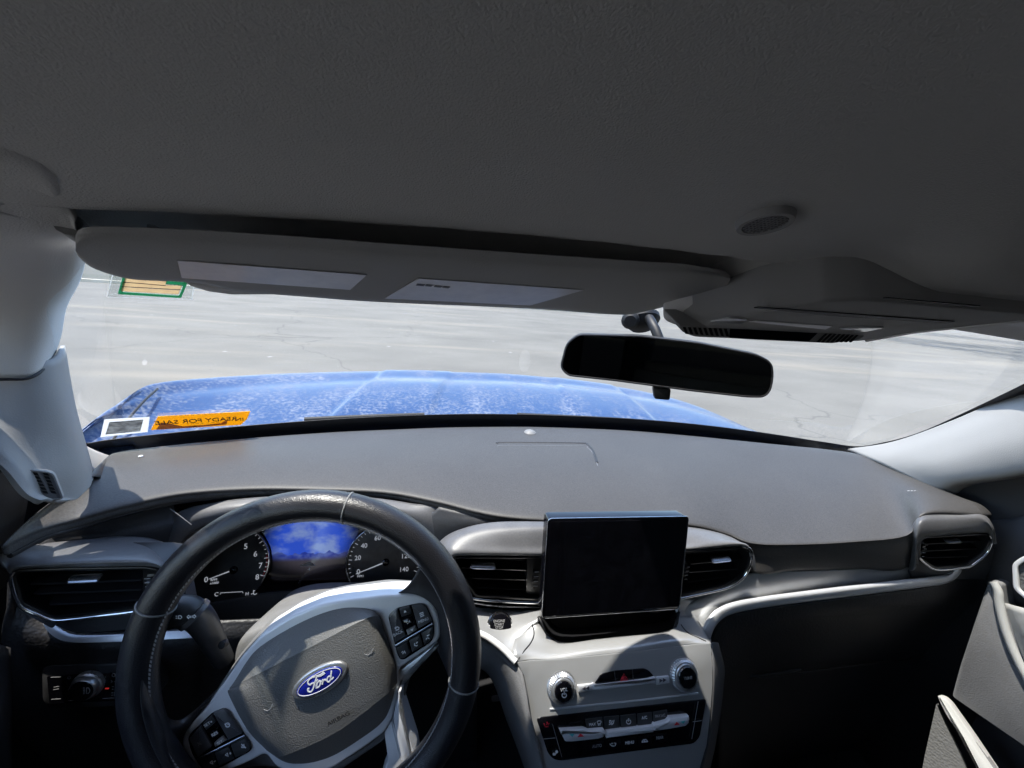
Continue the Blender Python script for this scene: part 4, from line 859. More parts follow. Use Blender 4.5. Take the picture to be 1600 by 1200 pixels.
# ================================================================== steering wheel
SWC = V((-.3834, .3589, 1.05)); SR, SY = .3021, -.0798
plW = Pl(SWC, (sin(SY)*cos(SR), -cos(SY)*cos(SR), sin(SR)))
sw = thing('steering_wheel', 'black leather steering wheel turned to the left with blue oval emblem', 'steering wheel', SWC-plW.n*.06)
def wp(px, py, h): return plW.pt(plW.uv(px, py, h), h)
RR, rr = .172, .0168
bm = bmesh.new(); NU, NV = 160, 24; g = []
for i in range(NU):
    a = 2*pi*i/NU; d = V((cos(a), sin(a))); ring = []
    for j in range(NV):
        b = 2*pi*j/NV; ca, sa = cos(b), sin(b); ring.append(bm.verts.new(plW.pt(d*(RR+rr*ca), rr*1.06*sa)))
    g.append(ring)
for i in range(NU):
    for j in range(NV): bm.faces.new((g[i][j], g[(i+1) % NU][j], g[(i+1) % NU][(j+1) % NV], g[i][(j+1) % NV]))
frombm('rim', bm, 'leather', sw, 80)
def ang(px, py): u = plW.uv(px, py); return atan2(u[1], u[0])
for q in ((222, 938), (544, 792), (730, 1067)):
    a = ang(*q); d = V((cos(a), sin(a)))
    tube('rim_seam', [plW.pt(d*(RR+(rr+.0002)*cos(b)), (rr*1.06+.0002)*sin(b)) for b in [2*pi*k/32 for k in range(32)]], .0010, 'grey_plastic', sw, closed=True, seg=6)
bm = bmesh.new()
for k in range(230):                                  # thread along the inner edge, too fine to count
    a = 2*pi*k/230; d = V((cos(a), sin(a))); t2 = V((-sin(a), cos(a))); b = radians(158); c = plW.pt(d*(RR+rr*1.01*cos(b)), rr*1.07*sin(b)+.0002)
    nn = (plW.u*d.x+plW.v*d.y)*cos(b)+plW.n*sin(b); tt = plW.u*t2.x+plW.v*t2.y; ss = nn.cross(tt)
    P = [bm.verts.new(c+tt*.0013*x+(ss*.0008+tt*.0008)*y+nn*z) for x, y in ((-1, -1), (1, -1), (1, 1), (-1, 1)) for z in (0, .0006)]
    for f in ((1, 3, 5, 7), (0, 1, 3, 2), (2, 3, 5, 4), (4, 5, 7, 6), (6, 7, 1, 0)): bm.faces.new([P[i] for i in f])
o = frombm('stitching', bm, 'print_dim', sw); o['kind'] = 'stuff'
def wplate(name, px, h0, h1, m, bevel, r=.003, parent=None, hp=None, smooth=40):
    return plate(name, plW, rnd(plW.uvs(px, h1 if hp is None else hp), r), h0, h1, m, parent or sw, bevel, 4 if bevel > .003 else 2, smooth)
# leather necks from rim to hub
def neck(cols): return loft('leather_neck', list(zip(*[[wp(*p) for p in c] for c in cols])), 'leather', sw, 6, 5, .0006, smooth=80)
neck([[(660, 862, .004), (655, 884, .006), (645, 905, -.006), (630, 922, -.024), (612, 931, -.040)], [(694, 892, .014), (682, 905, .011), (668, 917, -.002), (656, 927, -.022), (640, 934, -.040)],
      [(713, 942, .0155), (706, 946, .013), (694, 949, -.001), (684, 951, -.022), (674, 953, -.040)], [(723, 986, .0155), (713, 988, .013), (702, 990, -.001), (692, 990, -.022), (680, 990, -.040)],
      [(722, 1030, .0155), (713, 1028, .013), (703, 1024, -.001), (694, 1014, -.022), (682, 1003, -.040)], [(717, 1076, .013), (709, 1072, .009), (703, 1066, -.004), (697, 1048, -.024), (684, 1018, -.040)]])
neck([[(224, 1046, .008), (238, 1080, .001), (254, 1114, -.010), (276, 1126, -.020), (302, 1111, -.030), (338, 1078, -.042)], [(219, 1088, .0155), (236, 1110, .010), (256, 1130, -.003), (276, 1137, -.014), (294, 1131, -.024), (322, 1104, -.040)],
      [(226, 1132, .0155), (243, 1145, .012), (260, 1152, 0), (272, 1156, -.012), (281, 1156, -.022), (296, 1146, -.040)], [(245, 1182, .0155), (260, 1185, .012), (272, 1185, 0), (279, 1185, -.012), (286, 1184, -.022), (298, 1180, -.040)],
      [(280, 1238, .0155), (288, 1230, .012), (297, 1226, 0), (303, 1222, -.012), (309, 1219, -.022), (318, 1214, -.040)]])
# back shell behind the hub
wplate('hub_shell', [(325, 1098), (345, 1066), (372, 1026), (404, 988), (450, 960), (495, 940), (530, 932), (556, 928), (600, 922), (660, 925), (690, 960), (690, 1010), (640, 1060), (625, 1120), (600, 1160), (520, 1215), (400, 1200), (300, 1220), (285, 1150)], -.075, -.046, 'grey_plastic', .006, .01)
wplate('silver_bezel', [(333, 1088), (350, 1066), (375, 1029), (407, 992), (452, 964), (497, 945), (533, 938), (560, 935), (597, 930), (641, 929), (662, 932), (674, 941), (683, 955), (688, 972), (688.5, 992), (685, 1002), (672, 1012), (622, 1047), (623, 1075), (612, 1125), (600, 1146), (565, 1172), (520, 1202), (470, 1216), (430, 1200), (414, 1178), (391, 1191), (360, 1204), (330, 1220), (302, 1212), (288, 1188), (282, 1163), (285, 1149), (295, 1135), (320, 1109)], -.060, -.026, 'satin', .004, .006)
wplate('bezel_lip', [(622, 1050), (690, 1000), (672, 1025), (650, 1045), (630, 1058), (626, 1075)], -.060, -.036, 'satin_trim', .002, .002)
# lower spoke, two silver facets
wplate('spoke', [(600, 1146), (612, 1125), (622, 1150), (640, 1230), (590, 1230), (606, 1190)], -.060, -.030, 'satin', .002, .004)
wplate('spoke', [(614, 1122), (622, 1080), (627, 1078), (625, 1108), (634, 1136), (648, 1180), (655, 1230), (636, 1230), (628, 1190), (617, 1140)], -.055, -.024, 'satin_trim', .002, .002)
# airbag cover: three facets with soft ridges
C0 = [(360, 1067), (385, 1028), (407, 1005), (452, 976), (497, 955), (533, 946), (565, 947), (583, 951.5), (592, 958)]
C1 = [(358.5, 1076), (385, 1062), (407, 1051), (452, 1028), (497, 1005), (533, 986), (562, 971), (581, 963), (594, 963)]
C2 = [(357.5, 1086), (378, 1096), (410, 1092), (455, 1078), (500, 1060), (540, 1042), (575, 1026), (596, 1012), (607, 1001)]
C3 = [(385, 1138), (405, 1145), (430, 1138), (470, 1120), (512, 1100), (550, 1079), (583, 1061), (605, 1047), (618, 1035)]
C4 = [(414, 1171), (437, 1182), (462, 1174), (492, 1161), (526, 1144), (560, 1120), (590, 1096), (610, 1080), (621, 1066)]
C5 = [(436, 1190), (452, 1197), (470, 1201), (497, 1201), (525, 1192), (565, 1168), (595, 1146), (608, 1127), (619, 1088)]
def hrow(c, mid, end, edge=None):
    n = len(c); out = []
    for i, p in enumerate(c):
        e = min(i, n-1-i); h = end if e == 0 else (lerp(end, mid, .75) if e == 1 else mid); out.append(wp(p[0], p[1], h))
    return out
def mixrow(a, b, t): return [(lerp(p[0], q[0], t), lerp(p[1], q[1], t)) for p, q in zip(a, b)]
rws = [hrow([(p[0]-1, p[1]-.5) for p in C0], -.040, -.042), hrow(C0, -.029, -.033), hrow(mixrow(C0, C1, .88), -.0115, -.026), hrow(mixrow(C1, C2, .12), -.0092, -.025), hrow(C2, -.0075, -.024), hrow(C3, -.0085, -.025), hrow(mixrow(C3, C4, .90), -.0105, -.027), hrow(mixrow(C4, C5, .12), -.0135, -.029), hrow(C5, -.034, -.040), hrow([(p[0], p[1]+1) for p in C5], -.05, -.05)]
loft('airbag_cover', rws, 'airbag', sw, 6, 6, smooth=80)
for (cx, cy_, sg) in ((575, 1021, 1), (418, 1108, 1)):
    q = plW.up(-.0082); strokes('cover_notch', q, [[(cx-6, cy_+1), (cx, cy_+3), (cx+5, cy_-1), (cx+8, cy_-8)]], .0008, 'print_dim', sw, .001)
pe = plW.up(-.0085)
text('AIRBAG', plW.up(-.0085), (529, 1123), (546, 1113.6), 6.6, 'black', sw, .0024, squeeze=1.15)
# emblem
def eluv(a, b): return pe.uvs([(499.7+a*cos(t)*cos(-.5166)-b*sin(t)*sin(-.5166), 1064+a*cos(t)*sin(-.5166)+b*sin(t)*cos(-.5166)) for t in [2*pi*k/56 for k in range(56)]], .003)
eo = eluv(48.5, 20.8)
em = plate('emblem', pe, eo, -.006, .004, 'knurl', sw, .0018, 4)
plate('enamel', pe, eluv(40, 14.9), .003, .0046, 'blue_enamel', em, .0004)
q = eluv(37.5, 13); strokes('inner_line', pe, [q+[q[0]]], .0005, 'print', em, .0049, uvs=True)
def zz(pts, n=5): return [(440+p.x/13.33, 1020+p.y/13.33) for p in spline(pts, n)]
strokes('script_lettering', pe, [zz([(625, 635), (595, 668), (556, 650), (546, 608), (572, 560), (640, 512), (730, 486)]), zz([(727, 505), (705, 575), (680, 660), (655, 745), (622, 802), (580, 816), (546, 790), (548, 752), (575, 748)]),
                                 zz([(640, 640), (695, 615), (750, 556)]), zz([(722, 742), (732, 668), (760, 606), (798, 588), (806, 640), (780, 700), (738, 726), (718, 690), (738, 625)]),
                                 zz([(826, 604), (858, 566), (850, 615), (846, 664)]), zz([(850, 622), (880, 570), (912, 560), (922, 582)]),
                                 zz([(1012, 492), (975, 496), (946, 545), (952, 596), (985, 604), (1016, 560), (1024, 505)]), zz([(1036, 376), (1026, 470), (1026, 545), (1048, 548), (1076, 508)])], .00145, 'print', em, .0050)
strokes('script_lettering', pe, [zz([(690, 494), (760, 484), (830, 458), (884, 408)])], .0030, 'print', em, .0050, wfun=lambda t: .45+.75*t)
# switch packs
def pack(name, outline, buttons, divider, marks, label):
    hb = -.0245; base = wplate(name, outline, -.03, hb, 'gloss_black', .0008, .004); base['label'] = label
    for b_, mt in buttons:
        uv = plW.uvs(b_, hb+.0018); plate('button', plW, offset(rnd(uv, .0012, 3), .0004), hb-.001, hb+.0022, mt, base, .0007)
    A = plW.pt(plW.uv(*divider[0], hb+.003), hb+.003); B = plW.pt(plW.uv(*divider[1], hb+.003), hb+.003)
    bar('divider', A, B, .0026, .002, plW.n, 'chrome_soft', base, .0006)
    pm = plW.up(hb+.0024)
    for kind, dat in marks:
        if kind == 't': s_, c, to, hh = dat; text(s_, pm, c, to, hh, 'print', base, .0004)
        elif kind == 'p': poly('symbol', pm, dat, 'print', base, .0005, .0003)
        else: strokes('symbol', pm, dat, .0011, 'print', base, .0005)
    return base
pack('switch_pack', [(606, 963), (619, 951), (641, 945.5), (658, 942.5), (666, 946), (676, 969), (678.5, 981), (677.5, 997), (672, 1005), (632, 1031), (625, 1031), (620.5, 1023)],
     [([(607.5, 964), (620.5, 952), (634, 993), (616.5, 1006)], 'button_face'), ([(623, 951), (640, 947), (644, 959), (627, 965)], 'button'), ([(629, 969), (644, 963), (648, 976), (633, 983)], 'gloss_black'), ([(634, 985), (649, 977), (652, 984.5), (637, 993)], 'grey_plastic'),
      ([(642.5, 946), (659, 943.5), (666, 948), (675.5, 970.5), (653.5, 983)], 'button_face'), ([(618, 1013), (637, 1002.5), (642, 1020.5), (631, 1029.5), (625, 1029)], 'button'), ([(638.5, 1001.5), (656, 991), (661, 1009.5), (643.5, 1020)], 'button'), ([(657.5, 990), (677, 977), (676.5, 996), (671, 1003.5), (662.5, 1008.5)], 'button')],
     ((616.5, 1010), (677, 974)),
     [('t', ('BACK', (622, 989.5), (627, 987), 4.4)), ('t', ('MENU', (661.5, 969.5), (667, 967.3), 4.2)), ('t', ('OK', (638.5, 972), (643, 970), 3.4)), ('p', [(631, 957.5), (635.5, 956.5), (632.6, 953.5)]), ('p', [(641, 984), (646, 982), (644.5, 986.5)]),
      ('s', [[(656, 961.5), (662, 959)], [(656.8, 964), (662.8, 961.5)], [(655.4, 959), (661.4, 956.6)], [(617, 981.5), (621, 979.5), (623.5, 981), (623, 983.5), (618.5, 985)], [(617, 981.5), (619, 979.5)], [(617, 981.5), (619, 983)],
             [(648, 1005), (647.5, 1008.5), (651, 1009.5), (652.5, 1008)], [(650.5, 1005.5), (652.5, 1003)], [(665.5, 999), (668, 996.5), (671, 998)], [(667, 994), (671.5, 991.5)], [(627.5, 1020), (629.5, 1017.5)], [(629, 1022), (631, 1019)], [(631.5, 1017), (633.5, 1021)]])],
     'menu, back and phone buttons on the right spoke')
pack('switch_pack', [(293, 1154), (298, 1145), (313, 1131), (331, 1114), (349, 1107), (356, 1110), (379, 1145), (391, 1162), (393, 1171), (388, 1176.5), (342, 1201), (320, 1206), (311, 1196), (299, 1177)],
     [([(295, 1154.5), (313.5, 1133), (332, 1166), (308.5, 1184)], 'button_face'), ([(315.5, 1131), (331, 1116.5), (338, 1128), (322, 1142)], 'button'), ([(324, 1146), (339, 1136), (346, 1148), (332, 1158)], 'gloss_black'), ([(333.5, 1161), (347.5, 1150), (354.5, 1157), (336.5, 1168)], 'grey_plastic'),
      ([(332, 1114.5), (349, 1108.5), (355.5, 1111.5), (378.5, 1146), (357, 1156.5)], 'button_face'), ([(309, 1189), (333, 1177), (340, 1199), (319, 1204)], 'button'), ([(334.5, 1176.5), (358, 1165), (366, 1186), (342, 1198)], 'button'), ([(359.5, 1164), (383, 1152.5), (391, 1165), (391, 1171), (386, 1175.5), (367.5, 1185)], 'button')],
     ((307.5, 1187), (383, 1149)),
     [('t', ('SET+', (325.5, 1131), (331, 1127.5), 4.6)), ('t', ('RES', (335.5, 1147), (341, 1143.8), 4.6)), ('t', ('SET-', (344.5, 1160), (350, 1157), 4.2)), ('t', ('X', (311.5, 1162), (316, 1159.6), 4.6)),
      ('s', [ring_px((355.5, 1133), 3.2, 10), [(355.5, 1133), (358, 1130.5)], [(351, 1131), (353, 1133.5)], [(352, 1180), (355, 1177), (356.5, 1182), (352, 1180)], [(358.5, 1178), (361, 1176.5)], [(359.3, 1175.8), (360.3, 1178.8)], [(328, 1192), (331, 1189), (332.5, 1194), (328, 1192)], [(334, 1190.5), (337, 1189)], [(377, 1168), (381, 1163), (382, 1168.5), (377.5, 1168)], [(377, 1163), (384, 1169)]])],
     'cruise and volume buttons on the left spoke')
# ------------------------------------------------------------------ column shroud and stalk
sc_ = thing('steering_column', 'grey plastic steering column shroud behind the wheel', 'steering column', SWC+V((0, .12, -.1)))
ax = -plW.n; rws = []
for k, (dist, wx, hz, dz) in enumerate(((.066, .088, .038, -.050), (.070, .100, .046, -.050), (.080, .104, .049, -.051), (.11, .105, .050, -.053), (.19, .105, .05, -.06))):
    c = SWC+ax*dist+V((-.020, 0, dz)); r_ = []
    for j in range(24):
        a = 2*pi*j/24; e = .72; x = (abs(cos(a))**e)*(1 if cos(a) > 0 else -1); z = (abs(sin(a))**e)*(1 if sin(a) > 0 else -1); r_.append(c+plW.u*wx*x+plW.v*hz*z)
    rws.append(r_)
sh = loft('shroud', rws, 'grey_plastic', sc_, 3, 5, closed_u=True, smooth=70)
cen = sum(rws[0], V())/24; bm = bmesh.new(); vv = [bm.verts.new(p) for p in rws[0]]; bm.faces.new(vv); frombm('shroud_face', bm, 'grey_plastic', sc_)
p0 = PY(355, 1000, .425); lathe('screw_hole', p0-V((0, .004, 0)), (-.3, -1, .5), [(.0045, 0), (.0045, .006), (.003, .0065)], 'black', sc_, seg=16)
stk = thing('signal_stalk', 'black turn signal stalk reaching left from the steering column', 'stalk', PY(300, 970, .42))
ST = [(350, 1032, .435), (335, 1005, .43), (318, 975, .42), (300, 958, .412), (282, 955, .408), (262, 958, .405), (248, 960, .403)]
tube('stalk_arm', spline(row(ST), 5), [lerp(.011, .017, min(1, k/18)) for k in range(31)], 'button', stk, seg=16)
tube('stalk_collar', [lerp(PY(306, 962, .411), PY(300, 958, .411), t) for t in (0, .5, 1)], .0174, 'button_face', stk, seg=20)
plT = Pl(PY(285, 962, .389), (.05, -1, .2))
strokes('stalk_symbols', plT, [[(292, 964), (295, 961), (295, 963), (298, 963), (298, 965), (295, 965), (295, 967), (292, 964)], [(306, 963.5), (303, 960.5), (303, 962.5), (300, 962.5), (300, 964.5), (303, 964.5), (303, 966.5), (306, 963.5)], [(279, 962), (282, 962), (284, 964.5), (282, 967), (279, 967), (279, 962)], [(277, 963), (274.5, 963)], [(277, 966), (274.5, 966)]], .0007, 'print', stk, .0005)
# ================================================================== display
plD = Pl(PY(960, 890, .425), (0, -cos(radians(10)), sin(radians(10))))
ds = thing('touch_display', 'dark switched-off touch screen standing on top of the centre stack', 'display', plD.pt((0, -.08), -.01))
do = rnd(plD.uvs([(857, 811), (1076, 807.5), (1061.5, 951), (847, 966)]), [.006, .006, .005, .006])
plate('housing', plD, do, -.022, 0, 'gloss_black', ds, .0015)
mat('screen_glass', (.003, .003, .005), .04, spec=.5, dust=((.10, .10, .11), .05, 40))
plate('screen', plD, offset(do, .004), 0, .0006, 'screen_glass', ds)
tube('edge_trim', [plD.pt(p, -.0006) for p in offset(do, -.0003)], .0009, 'chrome_soft', ds, closed=True, seg=6)
# ================================================================== centre stack
plK = Pl(PY(977, 1066, .365), (0, -cos(radians(28)), sin(radians(28))))
cs = thing('centre_stack', 'silver centre stack with radio knobs and climate controls', 'centre stack', plK.pt((0, -.1), -.05))
fo = [(807, 1035), (830, 1031.5), (870, 1030), (930, 1024), (990, 1018), (1062, 1009), (1090, 1006), (1111, 1005), (1114, 1040), (1114, 1070), (1111, 1115), (1105, 1165), (1093, 1205), (1088, 1225), (852, 1240), (843, 1190), (833, 1150), (825, 1110), (822, 1075), (818, 1055)]
plate('face', plK, plK.uvs(fo), -.03, 0, 'console', cs, .002, 2)
tp = fo[:8]
def kp(px, py, h=0): return plK.pt(plK.uv(px, py, h), h)
rA = [kp(*p, -.001) for p in tp]
tslope = loft('slope', [rA, row([(803, 1022, .388), (829, 1018, .392), (869, 1022, .388), (930, 1015, .388), (990, 1009, .388), (1056, 1000, .388), (1083, 996, .392), (1106, 994, .398)]),
                   row([(803, 1004, .405), (832, 1000, .408), (871, 1007, .402), (930, 1001, .402), (990, 995, .402), (1047, 988.5, .402), (1066, 984, .408), (1098, 980, .414)]),
                   row([(812, 984, .43), (838, 972, .43), (872, 1005, .407), (930, 999, .407), (990, 993, .407), (1046, 986.5, .407), (1058, 964, .43), (1085, 962, .432)])], 'console', cs, 5, 5, .003)
plate('pocket_back', plK, plK.uvs([(800, 930), (1100, 915), (1080, 1010), (860, 1020)], -.10), -.12, -.10, 'black', cs)
loft('pocket_lining', [row([(842, 962, .43), (873, 1004, .408), (960, 995.5, .408), (1045, 986, .408), (1060, 955, .43)]), row([(850, 962, .47), (878, 990, .45), (960, 985, .45), (1040, 976, .45), (1050, 955, .47)]), row([(855, 950, .50), (880, 970, .50), (960, 966, .50), (1035, 960, .50), (1045, 945, .50)])], 'black', cs, 4, 4, .003)
swing = loft('side_wing', [row([(738, 948, .47), (775, 952, .468), (810, 954, .462), (848, 952, .455)]), row([(744, 972, .44), (780, 976, .438), (812, 976, .432), (842, 968, .43)]), row([(748, 990, .415), (775, 1003, .408), (802, 1008, .404), (835, 985, .424)]), row([(750, 993, .411), (774, 1007, .404), (798, 1025, .392), (808, 1034, .386)])], 'console', cs, 5, 5, .003)
tube('wing_edge', spline(row([(744, 988, .413), (762, 996, .408), (785, 1013, .397), (806, 1034, .383)]), 4), .0042, 'satin', cs, seg=10)
shoul = loft('shoulder', [row([(1050, 930, .45), (1080, 935, .45), (1110, 930, .452)]), row([(1060, 965, .432), (1085, 963, .433), (1108, 975, .426)]), row([(1066, 985, .41), (1090, 990, .406), (1112, 1004, .40)])], 'console', cs, 5, 5, .003)
_bv = [(o, bvh_of(o)) for o in (tslope, swing, shoul)]
def surf(px, py):
    best = None
    for o, t in _bv:
        h = t.ray_cast(CAMP-wloc(o), ray(px, py).normalized())
        if h[0] and (best is None or h[3] < best[1]): best = (h[0]+wloc(o), h[3])
    return best[0] if best else None
for jl in ([(831, 975), (834, 985), (834, 994), (829, 1005), (820, 1016), (810, 1030)], [(1064, 976), (1070, 984), (1078, 991), (1090, 996), (1103, 1002)]):
    pts = [q for q in (surf(*p) for p in jl) if q]
    if len(pts) > 2: tube('panel_joint', spline(pts, 4), .0009, 'black', cs, seg=6)
loft('side_panel', [row([(1111, 1004, .392), (1114, 1040, .372), (1114, 1070, .36), (1111, 1115, .345), (1105, 1165, .33), (1093, 1210, .32)]), row([(1122, 1004, .41), (1127, 1040, .395), (1126, 1070, .385), (1122, 1115, .375), (1115, 1165, .365), (1104, 1210, .36)]), row([(1126, 1010, .44), (1134, 1040, .43), (1132, 1070, .43), (1126, 1115, .42), (1118, 1165, .42), (1108, 1210, .42)])], 'fascia_smooth', cs, 4, 4, .003)
loft('knee_pad', [row([(748, 996, .415), (774, 1010, .404), (798, 1028, .390), (814, 1050, .376), (821, 1080, .362), (826, 1115, .348), (836, 1155, .335), (850, 1215, .32)]),
                  row([(748, 1010, .412), (770, 1024, .402), (790, 1044, .389), (802, 1066, .376), (810, 1092, .364), (818, 1122, .352), (828, 1160, .34), (842, 1215, .33)]),
                  row([(750, 1030, .418), (766, 1040, .412), (780, 1058, .402), (790, 1080, .395), (798, 1105, .388), (808, 1135, .38), (820, 1170, .37), (832, 1215, .36)]),
                  row([(752, 1045, .45), (764, 1056, .45), (774, 1075, .45), (782, 1098, .45), (790, 1122, .45), (800, 1148, .45), (812, 1180, .45), (824, 1215, .45)])], 'door_trim', cs, 5, 5, .004)
# start button
plB = Pl(PY(781, 979, .437), (0, -.75, .66))
sb = V(plB.uv(781, 978)); r0 = 18*plB.px((781, 978))
lathe('start_button_ring', plB.pt(sb, -.004), plB.n, [(r0*1.12, 0), (r0*1.12, .005), (r0*1.02, .007), (r0*.92, .007)], 'chrome', cs)
lathe('start_button', plB.pt(sb, -.002), plB.n, [(r0*.92, 0), (r0*.92, .0095), (r0*.86, .0105)], 'gloss_black', cs)
for s_, y in (('ENGINE', 970.5), ('START', 976), ('STOP', 981)): text(s_, plB.up(.0087), (780, y), (785, y-.2), 4.2, 'print_dim', cs, .0003)
# knobs
def knob(c, label_):
    a = V(plK.uv(*c)); r = 21.5*plK.px(c)
    k = lathe('knob', plK.pt(a, -.001), plK.n, [(r*1.05, 0), (r*1.05, .0012), (r*.99, .002), (r*.96, .0062), (r*.82, .0085), (r*.75, .0088), (r*.71, .0104), (r*.67, .0106)], 'knurl', cs, ribs=40, ribd=.0012, ribrows=(2, 3))
    lathe('knob_cap', plK.pt(a, .0104), plK.n, [(r*.64, 0), (r*.60, .0012)], 'gloss_black', k)
    q = plK.up(.0118); b = q.pt(a); return k, q, a
def uvpx(q, a):
    d = q.pt(a)-CAMP; z = d.dot(CF); return (800+FPX*d.dot(CR)/z, 600-FPX*d.dot(CU)/z)
k, q, a = knob((877, 1074), 'VOL'); c = uvpx(q, a); text('VOL', q, (c[0], c[1]-3.5), (c[0]+6, c[1]-4.2), 5.2, 'print', k, .0002)
strokes('power_symbol', q, [[(c[0]+3.4*cos(t)+.3, c[1]+5+3.4*sin(t)) for t in [-1.1+k_*(2*pi-.95)/14 for k_ in range(15)]], [(c[0]+.3, c[1]), (c[0]+.3, c[1]+4.4)]], .0011, 'print', k, .0002)
k, q, a = knob((1067, 1053), 'TUNE'); c = uvpx(q, a); text('TUNE', q, (c[0], c[1]), (c[0]+6, c[1]-.7), 4.6, 'print_dim', k, .0002)
# media bar
def kplate(name, px, h0, h1, m, r=.0012, bevel=.0006, parent=None): return plate(name, plK, rnd(plK.uvs(px, h1), r, 4), h0, h1, m, parent or cs, bevel)
mb = kplate('media_bar', [(928, 1070), (939.5, 1053), (962, 1048), (1006, 1044.5), (1014, 1047.5), (1025, 1060), (1018, 1066), (936, 1076)], -.002, .0012, 'gloss_black', .003)
for a_, b_ in (((960, 1049), (963, 1068)), ((988, 1046), (990, 1064))): strokes('button_gap', plK, [[a_, b_]], .0012, 'button_face', mb, .0018)
strokes('hazard_triangle', plK, [[(969.5, 1063.5), (975, 1053), (981, 1062.3), (969.5, 1063.5)], [(972.5, 1061.3), (975.2, 1056.8), (978, 1060.8), (972.5, 1061.3)]], .0014, 'print_red', mb, .0018)
kplate('chrome_blade', [(927, 1069.5), (936, 1071.5), (1014, 1062), (1025, 1058.5), (1025, 1069), (1014, 1069.5), (937, 1079), (928, 1079)], -.002, .006, 'satin_trim', .001, .0022)
kb = kplate('skip_button', [(903, 1071.5), (926.5, 1069), (928, 1078.5), (904.5, 1083)], -.002, .003, 'satin_trim', .0008, .0008)
for x in (909.5, 915): poly('skip_symbol', plK, [(x, 1076.6-(x-909)*.14), (x+5.5, 1072.9-(x-909)*.14), (x+5.5, 1079-(x-909)*.14)], 'print_dark', kb, .0034, .0003)
kb = kplate('skip_button', [(1025, 1058.5), (1046, 1056.5), (1046.5, 1067.5), (1026, 1071)], -.002, .003, 'satin_trim', .0008, .0008)
for x in (1030.5, 1036): poly('skip_symbol', plK, [(x+5.5, 1063.2-(x-1030)*.14), (x, 1060.6-(x-1030)*.14), (x, 1067-(x-1030)*.14)], 'print_dark', kb, .0034, .0003)
tube('face_ridge', [kp(859, 1108), kp(930, 1101), kp(1000, 1094), kp(1060, 1087), kp(1091, 1083)], .0013, 'satin_trim', cs, seg=6)
# climate panel
cp = kplate('climate_panel', [(838.5, 1124), (844, 1121), (1104, 1092.5), (1093.5, 1152), (1084, 1162), (877, 1189), (865, 1187), (856, 1177)], -.002, .0012, 'gloss_black', .004, .0006)
ub = [((914, 1124.6), (916, 1142)), ((942.5, 1120.8), (944, 1140)), ((968.8, 1118.6), (969.5, 1137)), ((995, 1115.8), (995.6, 1134)), ((1019.6, 1113), (1020.6, 1132)), ((1043.8, 1109.5), (1044, 1126))]
for a_, b_ in zip(ub, ub[1:]):
    kplate('climate_button', [(a_[0][0]+1, a_[0][1]), (b_[0][0]-1, b_[0][1]), (b_[1][0]-1, b_[1][1]), (a_[1][0]+1, a_[1][1])], .001, .0026, 'button', .0008, .0005, cp)
lb = [((918, 1160), (920, 1176)), ((945, 1156.5), (946.5, 1172.5)), ((971, 1153.5), (972, 1169)), ((996, 1150.5), (996.5, 1165.5)), ((1019, 1147.5), (1019.5, 1162)), ((1044, 1144), (1044, 1158))]
for a_, b_ in zip(lb, lb[1:]):
    kplate('climate_button', [(a_[0][0]+.8, a_[0][1]), (b_[0][0]-.8, b_[0][1]), (b_[1][0]-.8, b_[1][1]), (a_[1][0]+.8, a_[1][1])], .001, .0022, 'gloss_black', .0008, .0004, cp)
pk2 = plK.up(.0028)
def kt(s_, x, y, hh=4.2, m='print', sq=1.0): text(s_, pk2, (x, y), (x+10, y-1.25), hh, m, cp, .0003, squeeze=sq)
kt('MAX', 925.5, 1132); kt('A/C', 1007, 1121.5, 4.6); kt('MAX A/C', 1031.6, 1118.5, 4.2, 'print_dim', .85); kt('AUTO', 933, 1165.8, 4.6, 'print_dim'); kt('MENU', 983.8, 1160.5, 4.4); kt('REAR', 1031, 1152.8, 4.2, 'print_dim')
for sym in ([[(933, 1128), (935, 1126.6), (938, 1126.4), (939.6, 1127.6), (938, 1131), (934.6, 1131.4), (933, 1128)], [(935.5, 1131), (935, 1134)], [(937.6, 1131), (937.4, 1134)]],
            [[(951.5, 1132), (955, 1131), (957, 1126)], [(959.5, 1125.2), (958.5, 1130), (955.5, 1132.8)], [(952, 1126.5), (955, 1126.2)], [(951.8, 1128.8), (954, 1128.6)]],
            [[(982.4, 1122.5), (982.2, 1127.5)], [(982.3+3.4*cos(t), 1128+3.4*sin(t)) for t in [-1.1+k_*(2*pi-.95)/12 for k_ in range(13)]]],
            [[(953, 1162.5), (956, 1165.5), (960, 1166)], [(959.6, 1161), (962.6, 1161.6), (961, 1165.4)], [(955, 1162), (958, 1161.6)]],
            [[(1003, 1159.5), (1005.2, 1156.3), (1009.5, 1155.6), (1012, 1158.4)], [(1002.6, 1159.8), (1012.4, 1158.8)], [(1006, 1158.6), (1008, 1157.4)]]):
    strokes('climate_symbol', pk2, sym, .0009, 'print', cp, .0004)
strokes('seat_heat_symbol', pk2, [[(850, 1130.5), (852, 1135.5), (857, 1135.5)], [(854, 1133), (855.5, 1130), (854.5, 1128)], [(857, 1133), (858, 1130)]], .0012, 'print_red', cp, .0004)
strokes('seat_symbol', pk2, [[(864.5, 1178), (867, 1180), (870.5, 1174)], ring_px((869.8, 1174.8), 1.5, 8), ring_px((865.5, 1178.4), 1.4, 8)], .0012, 'print', cp, .0004)
strokes('panel_lines', pk2, [[(863, 1131), (878, 1183)], [(848, 1155), (868, 1153)], [(1091, 1096), (1081, 1155)], [(1082.5, 1128), (1097, 1126)]], .0005, 'print_dim', cp, .0002)
bl = kplate('temperature_blade', [(875, 1142.5), (913, 1140), (919, 1142.5), (944, 1140.5), (948, 1146), (944, 1153), (936, 1156), (895, 1160.5), (884, 1160.5)], .001, .0085, 'satin_trim', .001, .0032, cp)
